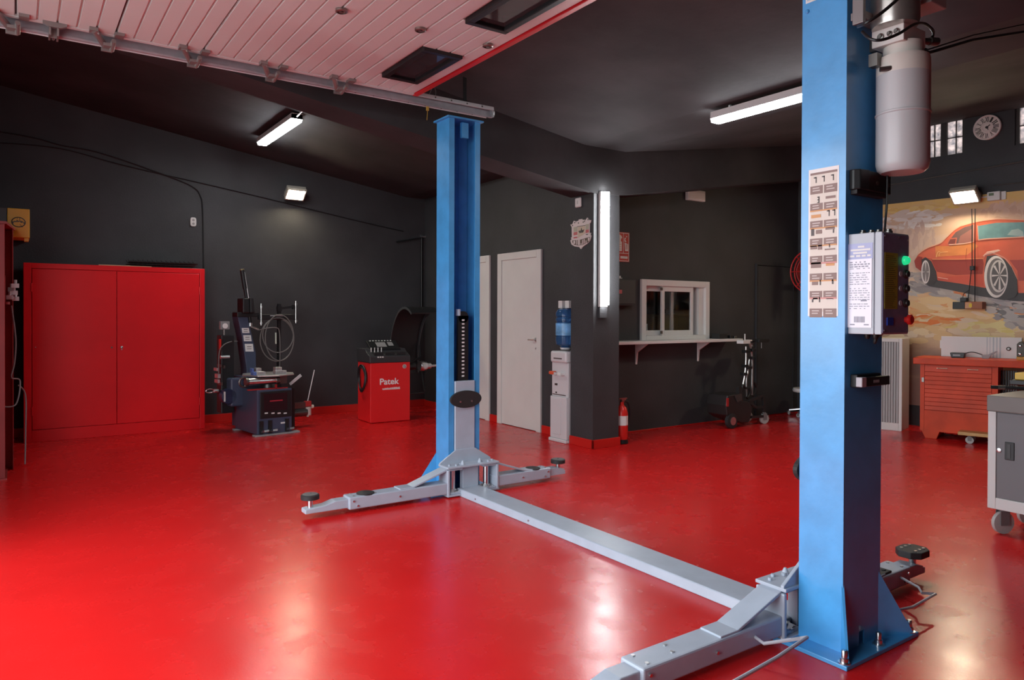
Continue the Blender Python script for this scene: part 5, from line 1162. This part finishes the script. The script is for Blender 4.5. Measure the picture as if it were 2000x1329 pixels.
def paint(pts, col, n, lay, rough=.5, var=.0):
    m = mat('mural ' + n + str(lay) + '%d%d%d' % tuple(int(c * 100) for c in col), col, rough, var=var, vscale=5)
    return MB().prism([mm(*p_) for p_ in pts], 'y', -.004 - .0012 * lay, -.004 - .0012 * lay + .0011).build(n, m, t)
def ell_(cx2, cy2, rx, ry, n=36, rot=0.0): return [(cx2 + rx * math.cos(2 * math.pi * i / n) * math.cos(rot) - ry * math.sin(2 * math.pi * i / n) * math.sin(rot), cy2 + rx * math.cos(2 * math.pi * i / n) * math.sin(rot) + ry * math.sin(2 * math.pi * i / n) * math.cos(rot)) for i in range(n)]
def stroke(pts, wd, col, n, lay):
    P2 = [Vector(p_).to_2d() for p_ in bezier([(x, y, 0) for x, y in pts], 6)]; l_, r_ = [], []
    for i, p_ in enumerate(P2):
        d = (P2[min(i + 1, len(P2) - 1)] - P2[max(i - 1, 0)]).normalized(); q = Vector((-d.y, d.x)) * wd / 2; l_.append(tuple(p_ + q)); r_.append(tuple(p_ - q))
    return paint(l_ + r_[::-1], col, n, lay)
def wisps(pts, n, cols, lx, ly, lay, seed, slope=0.0, wall=False):
    rg = random.Random(seed); xs = [p_[0] for p_ in pts]; ys = [p_[1] for p_ in pts]; mbs = [MB() for _ in cols]; i = 0
    def inside(x, y):
        c_ = False; m_ = len(pts)
        for q in range(m_):
            (xa, ya), (xb, yb) = pts[q], pts[q - 1]
            if (ya > y) != (yb > y) and x < (xb - xa) * (y - ya) / (yb - ya) + xa: c_ = not c_
        return c_
    while i < n:
        x, y = rg.uniform(min(xs), max(xs)), rg.uniform(min(ys), max(ys))
        if not inside(x, y): continue
        i += 1; k = rg.randrange(len(cols)); d = .004 + .0008 * lay + .000012 * i; a_, b_ = lx * rg.uniform(.4, 1.2), ly * rg.uniform(.4, 1.3); ro = slope + rg.uniform(-.25, .25)
        rag = [rg.uniform(.75, 1.15) for _ in range(14)]; pp = []
        for q in range(14):
            an = 2 * math.pi * q / 14; u, v = a_ * rag[q] * math.cos(an), b_ * rag[(q * 5) % 14] * math.sin(an); pp.append((x + u * math.cos(ro) - v * math.sin(ro), y + u * math.sin(ro) + v * math.cos(ro)))
        mbs[k].add([(mm(*p_)[0], -d, mm(*p_)[1]) for p_ in pp], [list(range(14))])
    for mb, c_ in zip(mbs, cols):
        if mb.v: mb.build('brush_strokes', mat('mural stroke %d %d %d' % tuple(int(q * 200) for q in c_), c_, .55), t)
wisps([(-420, 900), (-150, 840), (110, 850), (500, 960), (1000, 1090), (1400, 1110), (1400, 1330), (900, 1330), (700, 1190), (420, 1070), (0, 1040), (-420, 1010)], 150, [(.36, .32, .31), (.46, .41, .38), (.28, .25, .25), (.52, .46, .40), (.42, .36, .33)], 95, 24, 1, 3, .18)
wisps([(600, 1110), (820, 1080), (1400, 1120), (1400, 1290), (1000, 1270), (760, 1220)], 60, [(.14, .13, .13), (.24, .22, .22), (.40, .37, .36), (.18, .17, .17)], 90, 20, 2, 5, .15)
wisps([(-420, 360), (-120, 290), (130, 270), (230, 320), (400, 285), (250, 370), (250, 420), (100, 445), (-420, 430)], 60, [(.76, .66, .60), (.80, .72, .66), (.68, .54, .46)], 70, 16, 1, 8, -.12)
wisps([(-420, 300), (0, 255), (300, 225), (430, 215), (380, 265), (100, 280), (-420, 340)], 50, [(.72, .46, .12), (.74, .52, .20), (.68, .42, .14)], 60, 16, 1, 9, -.12)
wisps([(640, 270), (790, 210), (900, 200), (1000, 230), (1400, 280), (1400, 420), (600, 420)], 70, [(.64, .42, .30), (.60, .38, .27), (.66, .45, .34)], 34, 46, 1, 11, .2)
wisps([(-200, 420), (260, 430), (360, 380), (300, 520), (60, 660), (-60, 800), (-380, 800), (-420, 440)], 80, [(.62, .44, .35), (.68, .50, .40), (.58, .40, .33)], 22, 70, 1, 12, .1)
wisps([(60, 1200), (260, 1190), (440, 1220), (420, 1290), (230, 1320), (-300, 1300), (-350, 1240)], 45, [(.68, .18, .04), (.66, .26, .08), (.64, .34, .14)], 90, 20, 1, 14, .0)
wisps([(-420, 1090), (0, 1060), (420, 1090), (640, 1190), (760, 1280), (300, 1420), (-420, 1500)], 90, [(.72, .50, .26), (.74, .54, .32), (.68, .44, .22), (.70, .52, .36)], 110, 28, .6, 15, .05)
wisps([(380, 1300), (800, 1290), (1100, 1330), (1000, 1420), (500, 1420)], 40, [(.68, .52, .18), (.70, .56, .26), (.68, .50, .30)], 100, 24, .8, 16, .0)
paint([(130, 940), (250, 890), (480, 910), (700, 960), (1000, 1000), (1350, 1010), (1350, 1120), (900, 1090), (620, 1050), (330, 990), (160, 960)], (.055, .05, .05), 'car_shadow', 3)
body = [(28, 730), (60, 680), (130, 625), (250, 580), (300, 540), (370, 470), (440, 425), (540, 395), (640, 375), (760, 362), (900, 360), (1008, 370), (1200, 420), (1330, 540), (1360, 760), (1340, 1015), (960, 1020), (900, 900), (660, 975), (430, 935), (240, 908), (180, 850), (95, 830), (40, 790)]
paint(body, (.66, .13, .065), 'car_body', 4, var=.08)
paint([(28, 735), (60, 690), (200, 720), (420, 722), (640, 715), (650, 760), (640, 850), (400, 860), (230, 830), (180, 720), (100, 700), (90, 825), (40, 790)], (.34, .045, .03), 'car_side_shadow', 5)
paint([(230, 880), (640, 850), (650, 960), (430, 930), (240, 905)], (.60, .09, .05), 'car_sill', 6)
paint([(215, 600), (330, 600), (560, 570), (600, 600), (500, 680), (300, 690), (220, 700)], (.72, .24, .07), 'car_highlight', 5, var=.12)
paint([(640, 620), (800, 560), (1000, 545), (1360, 600), (1360, 700), (900, 720), (760, 640), (670, 690)], (.66, .12, .06), 'car_bonnet', 5, var=.06)
paint([(640, 690), (680, 650), (780, 630), (800, 640), (720, 670)], (.78, .50, .40), 'arch_highlight', 6)
paint([(880, 725), (1360, 715), (1360, 900), (960, 910), (950, 820)], (.40, .06, .045), 'car_front_shadow', 6)
paint([(345, 545), (400, 475), (480, 430), (560, 410), (555, 560), (430, 585), (335, 590)], (.16, .09, .08), 'side_window', 6)
paint([(420, 580), (440, 510), (552, 440), (552, 560)], (.30, .12, .10), 'window_reflection', 7)
paint([(322, 585), (345, 530), (412, 524), (400, 590)], (.55, .14, .08), 'mirror_rim', 7); paint([(330, 580), (350, 540), (402, 535), (393, 580)], (.20, .05, .04), 'door_mirror', 8)
paint([(597, 420), (760, 392), (1008, 386), (1200, 430), (1300, 530), (1008, 520), (800, 527), (605, 545)], (.15, .30, .32), 'windscreen', 6, var=.2)
paint([(860, 500), (900, 455), (960, 445), (1000, 470), (1008, 515)], (.32, .42, .42), 'windscreen_reflection', 7)
paint([(563, 405), (592, 400), (600, 545), (570, 560)], (.62, .12, .06), 'car_pillar', 7)
for pts, wd, col in (([(60, 675), (140, 620), (260, 575), (310, 530), (380, 462), (460, 412), (600, 380), (760, 358), (1008, 366)], 8, (.80, .42, .28)), ([(340, 588), (470, 578), (560, 560)], 7, (.80, .50, .38)), ([(600, 548), (700, 535), (1008, 518)], 9, (.76, .40, .30)), ([(560, 410), (558, 560)], 5, (.75, .45, .35)), ([(595, 415), (603, 545)], 6, (.75, .42, .32)), ([(190, 718), (420, 718), (650, 710)], 4, (.85, .40, .15)), ([(500, 620), (490, 720), (500, 800)], 3, (.30, .04, .03)), ([(225, 700), (240, 655), (262, 650)], 7, (.85, .45, .18)), ([(250, 690), (262, 660), (330, 650)], 6, (.85, .45, .18)), ([(650, 700), (690, 660), (780, 680), (850, 720), (900, 790), (950, 900)], 8, (.78, .34, .25)), ([(240, 880), (330, 895)], 5, (.8, .5, .4))): stroke(pts, wd, col, 'paint_stroke', 9)
paint([(95, 720), (130, 700), (180, 735), (225, 830), (235, 900), (190, 945), (130, 945), (100, 900)], (.05, .04, .04), 'rear_tyre', 8)
paint(ell_(130, 832, 38, 105), (.72, .66, .64), 'rear_rim', 9); paint(ell_(133, 832, 29, 90), (.20, .17, .17), 'rear_dish', 10)
paint([(680, 690), (760, 680), (840, 720), (900, 790), (950, 900), (955, 1010), (930, 1060), (840, 1085), (740, 1070), (670, 960), (655, 820)], (.05, .045, .045), 'front_tyre', 10)
paint(ell_(762, 875, 106, 188), (.74, .68, .64), 'front_rim', 11); paint(ell_(770, 875, 90, 166), (.16, .14, .14), 'front_dish', 12); paint(ell_(785, 870, 78, 145), (.60, .55, .52), 'front_inner_rim', 13); paint(ell_(790, 868, 68, 128), (.10, .09, .09), 'front_hub_well', 14)
for q in range(0, 360, 45):
    c_, s_ = math.cos(R(q)), math.sin(R(q)); paint([(795 + 8 * c_ - 3 * s_, 862 + 14 * s_ + 3 * c_), (795 + 68 * c_ - 11 * s_, 866 + 125 * s_ + 9 * c_), (795 + 68 * c_ + 11 * s_, 866 + 125 * s_ - 9 * c_), (795 + 8 * c_ + 3 * s_, 862 + 14 * s_ - 3 * c_)], (.66, .60, .57), 'wheel_spoke', 15)
    if q % 72 == 0 or q in (90, 180, 270): paint([(132 + 3 * c_, 832 + 8 * s_), (132 + 28 * c_ - 6 * s_, 832 + 88 * s_ + 4 * c_), (132 + 28 * c_ + 6 * s_, 832 + 88 * s_ - 4 * c_)], (.62, .56, .55), 'wheel_spoke', 11)
paint(ell_(795, 864, 12, 22), (.3, .27, .26), 'hub_cap', 16)

# ------------------------------------------------------------------ things on the right-hand wall
def onw(name, lab, cat, px, py, d=0.0): p_ = p4(px, py, d); return thing(name, lab, cat, Fr(F4.w((p_.x, 0, p_.z)), W4A)), p_
t, p = onw('wall_clock', 'round white skeleton wall clock with roman numerals between the high windows', 'clock', 1930, 250)
r = (p4(1930, 226.5).z - p4(1930, 273.5).z) / 2
M_clk = mat('clock off white', (.60, .54, .50), .5)
k = MB(); k.lathe((0, 0, 0), [(r, 0), (r, .03), (r * .95, .034)], (0, -1, 0), 40); k.build('clock_disc', mat('clock ivory', (.80, .74, .68), .5), t, smooth=True)
k = MB(); k.torus((0, -.034, 0), (0, 1, 0), r * .96, .010, n=40); k.torus((0, -.036, 0), (0, 1, 0), r * .34, .006, n=28); k.build('clock_rim', mat('clock rim pale', (.82, .74, .70), .4), t, smooth=True)
NUM = ['XII', 'I', 'II', 'III', 'IIII', 'V', 'VI', 'VII', 'VIII', 'IX', 'X', 'XI']
M_num = mat('clock numeral', (.03, .025, .022), .5)
for i, nm in enumerate(NUM):
    an = R(90 - 30 * i); X_ = Vector((math.sin(an), 0, -math.cos(an))); Yd = Vector((math.cos(an), 0, math.sin(an)))
    wd = r * (.10 + .055 * len(nm)); o_ = Yd * (r * .46) - X_ * (wd / 2) + Vector((0, -.0355, 0))
    text(nm, 'numeral', M_num, t, o_, X_, Yd, r * .58, width=wd)
k = MB(); k.bar((0, -.045, 0), (r * .30 * math.cos(R(35)), -.045, r * .30 * math.sin(R(35))), .006, .012, (0, 1, 0)); k.bar((0, -.048, 0), (r * .25 * math.cos(R(-60)), -.048, r * .25 * math.sin(R(-60))), .006, .010, (0, 1, 0)); k.lathe((0, -.034, 0), [(r * .10, 0), (r * .10, .016)], (0, -1, 0), 16); k.build('hands', M_num, t)
t, p = onw('thermostat', 'small white timer box with green screen at the top edge of the mural', 'timer', 1944, 384)
MB().box(-.065, .065, -.06, 0, -.05, .05).build('timer_case', M_pale, t, bev=.008); MB().box(-.045, .005, -.063, -.059, .005, .035).build('screen', mat('green grey screen', (.14, .20, .12), .3), t); MB().box(.065, .11, -.02, 0, -.045, .045).build('timer_back', M_pale, t)
MB().cyl((-.40, -.018, .005), (-.065, -.018, .005), .008, n=8).build('timer_conduit', M_pale, t)
k = MB(); k.cyl(p4(1690, 370, -.02), p4(2060, 304, -.02), .010, n=8); o = k.build('wall_conduit', mat('dark conduit', (.07, .065, .06), .5), smooth=True); o.location = F4.o; o.rotation_euler.z = F4.rz; tag(o, 'dark conduit running along the wall below the high windows', 'conduit')
k = MB(); k.cyl(p4(1940, 362, -.015), p4(2060, 350, -.015), .007, n=8); o = k.build('wall_conduit', mat('dark conduit', (.07, .065, .06), .5), smooth=True); o.location = F4.o; o.rotation_euler.z = F4.rz; tag(o, 'short thin dark conduit just above the mural and timer box', 'conduit')
t, p = onw('hanging_battery_charger', 'black and orange charger box hanging on two cords over the mural', 'charger', 1893, 597, -.08)
wd = (p4(1922, 597, -.08).x - p4(1864, 597, -.08).x); hh = p4(1893, 590, -.08).z - p4(1893, 604, -.08).z
MB().box(-wd / 2, -wd * .08, -.14, -.03, -hh / 2, hh / 2).build('black_half', M_black, t, bev=.004); MB().box(-wd * .08, wd / 2, -.14, -.03, -hh / 2, hh / 2).build('orange_half', mat('dull orange case', (.30, .09, .03), .45), t, bev=.004)
k = MB().box(-wd * .07, wd * .14, -.1415, -.139, -hh * .4, hh * .4); k.build('case_label', mat('pale orange label', (.55, .30, .16), .5), t); MB().box(.02, .05, -.143, -.141, -hh * .25, hh * .25).build('yellow_mark', mat('yellow mark', (.7, .5, .03), .5), t)
MB().box(-wd * .27, -wd * .05, -.12, -.05, hh / 2, hh / 2 + .05).build('clip_pile', M_black, t, bev=.006)
def lp(px, py, d=-.08): q = p4(px, py, d); return Vector((q.x - p.x, q.y, q.z - p.z))
k = MB(); k.tube([lp(1904, 592), lp(1904, 500), lp(1904.5, 408, -.10)], .005); k.tube(bezier([lp(1890, 590), lp(1893, 565), lp(1897, 528), lp(1898.5, 520)]), .005); k.tube([lp(1898.5, 520), lp(1898.5, 430), lp(1898, 408, -.10)], .005); k.tube(bezier([lp(1880, 590), lp(1882, 575), lp(1893, 567)]), .004); k.build('cord', M_black, t, smooth=True)
q = lp(1899, 524); MB().cb(q, (.045, .035, .05)).build('cord_switch', M_black, t, bev=.004)

# ------------------------------------------------------------------ tambour cabinet
FTb = Fr((8.519, 4.335, 0), BNA); t = thing('tambour_cabinet', 'pale grey metal tambour-door cabinet left of the red workbench', 'cabinet', FTb)
zt = FTb.y(1761, 662, 0).z; wc = .80; dc = .40; M_tb = mat('cabinet white frame', (.62, .58, .55), .45); M_tb2 = mat('cabinet grey shutter', (.36, .34, .335), .45)
k = MB(); k.box(-wc, 0, .02, dc, 0, zt); k.build('carcass', M_tb, t, bev=.004)
k = MB(); k.box(-.035, 0, 0, .02, 0, zt).box(-wc, -wc + .035, 0, .02, 0, zt).box(-wc + .035, -.035, 0, .02, zt - .04, zt).box(-wc + .035, -.035, 0, .02, 0, .09); k.build('front_frame', mat('cabinet white frame', (.62, .58, .55), .45), t, bev=.003)
n_ = 26; sw = (wc - .07) / n_
for i in range(n_): MB().prism([(-.035 - (i + 1) * sw + .002, .0), (-.035 - (i + 1) * sw + .005, -.003), (-.035 - i * sw - .005, -.003), (-.035 - i * sw - .002, .0), (-.035 - i * sw - .002, .019), (-.035 - (i + 1) * sw + .002, .019)], 'z', .092, zt - .042).build('shutter_slat', M_tb2, t)
k = MB(); z = FTb.y(1722, 703, 0).z; x = FTb.y(1722, 703, 0).x; k.box(x - .022, x + .016, -.008, -.002, z - .07, z + .03); k.build('handle_plate', mat('grey handle', (.28, .26, .26), .4), t, bev=.003)

# ------------------------------------------------------------------ red workbench
FBn = Fr((8.19, 4.05, 0), BNA); t = thing('workbench', 'orange red metal workbench with louvred drawer unit', 'workbench', FBn)
M_bn = mat('workbench red', (.55, .050, .012), .42, spec=.25, var=.14, vscale=5); by = FBn.y
ztp = by(1783, 698.5, 0).z; zu = by(1783, 711, 0).z; BL = 2.3; BD = .58
MB().box(0, BL, 0, BD, zu, ztp).build('bench_top', M_bn, t, bev=.006)
cx0 = by(1797, 780, .05).x; cx1 = by(1949, 760, .05).x; zc0 = by(1797, 832, .05).z
MB().box(cx0, cx1, .065, BD - .02, zc0 - .05, zu).build('drawer_unit', M_bn, t, bev=.004)
dx0 = by(1805, 780, .05).x; dx1 = by(1937, 780, .05).x
k = MB(); k.box(cx0, dx0, .05, .065, zc0 - .05, zu).box(dx1, cx1, .05, .065, zc0 - .05, zu); k.build('side_stile', M_bn, t)
zt1 = zu - .012; zt0 = by(1870, 806, .05).z; n_ = 10; hgt = (zt1 - zt0) / (n_ + .6)
for i in range(n_):
    top_ = zt1 if i == 0 else zt1 - hgt * (i + .6); bot = zt1 - hgt * (i + 1.6) + .004
    k = MB(); k.prism([(.052, bot), (.046, bot + .004), (.054, top_), (.066, top_), (.066, bot)], 'x', dx0 + .004, dx1 - .004); dr = k.build('drawer_front', M_bn, t)
    if i == 0:
        for px in (1840, 1900):
            x = by(px, 723, .04).x; h_ = MB(); z = (top_ + bot) / 2 + .008; h_.cyl((x - .045, .03, z), (x + .045, .03, z), .005, n=8); h_.cyl((x - .045, .03, z), (x - .045, .05, z), .005, n=6); h_.cyl((x + .045, .03, z), (x + .045, .05, z), .005, n=6); h_.build('drawer_handle', mat('copper steel', (.55, .38, .28), .35, metal=.7), dr)
MB().box(cx0, cx1, .055, .075, zc0 - .05, zt0 - .004).build('plinth', M_bn, t)
for x0_, s_ in ((cx0, 1), (cx1 - .17, 1)):
    k = MB(); k.prism([(x0_, zc0 - .02), (x0_ + .20, zc0 - .02), (x0_ + .16, 0), (x0_ + .05, 0)], 'y', .06 if x0_ == cx0 else .38, BD - .04); k.build('foot', M_bn, t, bev=.004)
k = MB(); k.prism([(BL - .35, zu), (BL - .05, zu), (BL - .08, 0), (BL - .2, 0)], 'y', .06, BD - .04); k.build('foot', M_bn, t, bev=.004)
x = by(1802, 748, .04).x; MB().box(x - .01, x + .012, .042, .05, .62, .67).build('latch', M_dsteel, t)
k = MB(); xg = by(1965, 735, .3).x
for i in range(7): k.box(xg - .05 + i * .022, xg - .036 + i * .022, .30, .36, .50, zu - .05)
tag(k.build('black_radiator', M_black), 'black ribbed box on a shelf under the red workbench top', 'box'); k_o = bpy.data.objects['black_radiator']; k_o.location = FBn.o; k_o.rotation_euler.z = FBn.rz
MB().box(cx1, BL - .1, .12, BD - .02, .46, .50).build('under_shelf', M_bn, t)
# white striped panel leaning at the back of the bench
bx = lambda px, py: FBn.y(px, py, BD - .10)
a = bx(1838, 690); b = bx(1985, 657); FPn = Fr(FBn.w((a.x, BD - .10, ztp)), BNA); w, h = b.x - a.x + .05, bx(1838, 657).z - ztp
t = thing('striped_board', 'white panel with grey stripes standing along the back of the workbench', 'panel', FPn)
MB().box(0, w, 0, .035, 0, h).build('board', mat('panel white', (.66, .62, .60), .45), t, bev=.003)
k = MB()
for px, wd in ((1927, .008), (1933, .006), (1939, .012), (1946, .010), (1952, .014)):
    x = bx(px, 675).x - a.x; k.box(x, x + wd, -.001, 0, .002, h - .002)
k.build('stripe', mat('panel grey stripe', (.40, .42, .44), .45), t)
x = bx(1970, 677).x - a.x; k = MB().lathe((x, 0, h * .46), [(.022, 0), (.022, .008), (.012, .016)], (0, -1, 0), 16); k.build('knob', M_dsteel, t, smooth=True)
MB().box(-.012, 0, .005, .03, h * .4, h * .8).build('end_tab', M_pale, t)
# black charger with cable, vise
c = FBn.y(1873, 690, .3); FCh = Fr(FBn.w((c.x, .3, ztp)), BNA); t = thing('bench_charger', 'black charger with cable lying on the red workbench', 'charger', FCh)
k = MB(); k.prism([(-.065, 0), (.055, 0), (.065, .055), (-.08, .055)], 'y', -.06, .06); k.build('charger_case', M_black, t, bev=.006); MB().box(-.05, .02, -.0615, -.058, .02, .038).build('charger_label', mat('grey print', (.30, .30, .31), .5), t)
k = MB(); k.tube(bezier([(.06, 0, .05), (.11, 0, .065), (.16, 0, .06), (.23, 0, .035)]), .005); k.build('cable', M_black, t, smooth=True)
k = MB(); k.prism([(.22, 0), (.28, 0), (.30, .04), (.36, .08), (.34, .085), (.27, .045), (.21, .04)], 'y', -.02, .02); k.build('clip_holder', mat('grey plastic clip', (.25, .22, .22), .4), t, bev=.003)
c = FBn.y(1986, 694, .28); FV = Fr(FBn.w((c.x, .3, ztp)), BNA); t = thing('bench_vise', 'dark olive bench vise with orange base beyond the white panel', 'vise', FV)
MB().box(.0, .35, -.06, .16, 0, .035).build('base', mat('orange base', (.55, .25, .03), .45), t, bev=.005)
k = MB(); k.prism([(.0, .035), (.0, .165), (.02, .19), (.05, .19), (.07, .165), (.07, .035)], 'y', -.05, .15); k.box(.07, .35, -.03, .12, .06, .12); k.build('jaw', mat('dark olive casting', (.06, .052, .035), .4), t, bev=.006)
k = MB()
for z in (.065, .15): k.lathe((.03, -.05, z), [(.014, 0), (.014, .006), (.006, .01)], (0, -1, 0), 12)
k.build('bolt', M_steel, t)
# wooden creeper under the bench
c0 = W.z(1893, 868); FCr = Fr((c0.x, c0.y, 0), BNA); t = thing('creeper_board', 'wooden dolly board on casters under the red workbench', 'dolly', FCr)
z = FCr.y(1876, 843, 0).z
MB().box(-.10, .8, -.04, .24, z - .035, z).build('board', M_wood, t, bev=.005)
for x_, y_ in ((.0, .03), (.0, .18), (.7, .03), (.7, .18)): caster(t, (x_, y_), (z - .038) / 2.33 if z > .06 else .03, 'caster', R(90))

# ------------------------------------------------------------------ tool cart
wc_ = W.z(1947, 1042); X0 = wc_.x - .05; 
def cx_(px, py, d=0.0): return W.x(px, py, X0 + d)
a = cx_(1929, 880); zt0 = cx_(1929, 772).z; zt1 = cx_(1929, 803).z; zb = cx_(1929, 992).z; FCt = Fr((X0, a.y, 0), -90)      # local x runs along -Y (to the right in the picture), y along +X
t = thing('tool_cart', 'grey and white steel tool cart on casters with dark top', 'tool cart', FCt)
M_ct = mat('cart white enamel', (.60, .59, .58), .4); M_cg = mat('cart grey enamel', (.15, .145, .155), .4); M_ctop = mat('cart dark steel top', (.17, .15, .14), .4, var=.1)
CW, CD = .95, .50
MB().box(0, CW, .012, CD, zb, zt1).build('body', M_ct, t, bev=.006)
MB().box(-.006, CW + .006, -.006, CD + .006, zt1, zt0).build('top_tray', M_ctop, t, bev=.006)
x1 = FCt.y(1945, 880, 0).x; zd0 = FCt.y(1942, 980, 0).z; zd1 = FCt.y(1942, 780, 0).z
k = MB(); k.box(0, x1, 0, .012, zb, zt1).box(x1, CW, 0, .012, zb, zb + .07).box(CW - .04, CW, 0, .012, zb, zt1); k.build('front_frame', M_ct, t, bev=.003)
dr = MB().box(x1 + .003, CW - .045, .001, .016, zb + .073, zt1 - .003).build('cart_door', M_cg, t, bev=.003)
c = FCt.y(1972, 882, 0); k = MB(); k.box(c.x - .026, c.x + .026, -.004, .002, c.z - .055, c.z + .055); k.build('handle_recess', M_black, dr, bev=.003)
k = MB(); k.box(c.x - .012, c.x + .006, -.007, -.003, c.z - .042, c.z + .042); k.build('handle_grip', mat('black grip', (.03, .028, .03), .35), dr)
c = FCt.y(1951, 880, 0); MB().lathe((c.x, .001, c.z), [(.014, 0), (.014, .006), (.008, .008)], (0, -1, 0), 16).build('lock', M_steel, dr, smooth=True)
rw = (FCt.y(1947, 995, .03).z) / 2.36
for x_, y_ in ((.06, .07), (.06, CD - .06), (CW - .07, .07), (CW - .07, CD - .06)): caster(t, (x_, y_), zb / 2.33, 'caster', R(-28))
# things lying on the cart
c = FCt.z(1970, 762, zt0); z = zt0
t2 = thing('ratchet_tool', 'black hand tool lying on the grey tool cart', 'tool', Fr(FCt.w((c.x, c.y, z)), -60))
k = MB(); k.cyl((-.10, 0, .014), (.10, .0, .014), .012, n=10); k.ell((.12, 0, .018), .04, .025, .017); k.build('tool_body', M_black, t2, smooth=True); k = MB(); k.cyl((-.06, .0, .014), (-.02, 0, .014), .014, n=10); k.build('grip_ring', M_dsteel, t2)
c = FCt.z(1990, 752, zt0); t2 = thing('yellow_tool_case', 'yellow tool case with black tray on the grey tool cart', 'tool case', Fr(FCt.w((c.x, c.y + .06, z)), W4A))
MB().box(-.05, .26, -.10, .16, 0, .035).build('black_tray', M_black, t2, bev=.006); MB().box(-.03, .25, -.06, .14, .035, .085).build('yellow_lid', mat('mustard yellow', (.62, .38, .06), .45), t2, bev=.006); k = MB(); k.cyl((.03, .02, .085), (.16, .02, .10), .014, n=10); k.build('socket_bar', M_dsteel, t2)
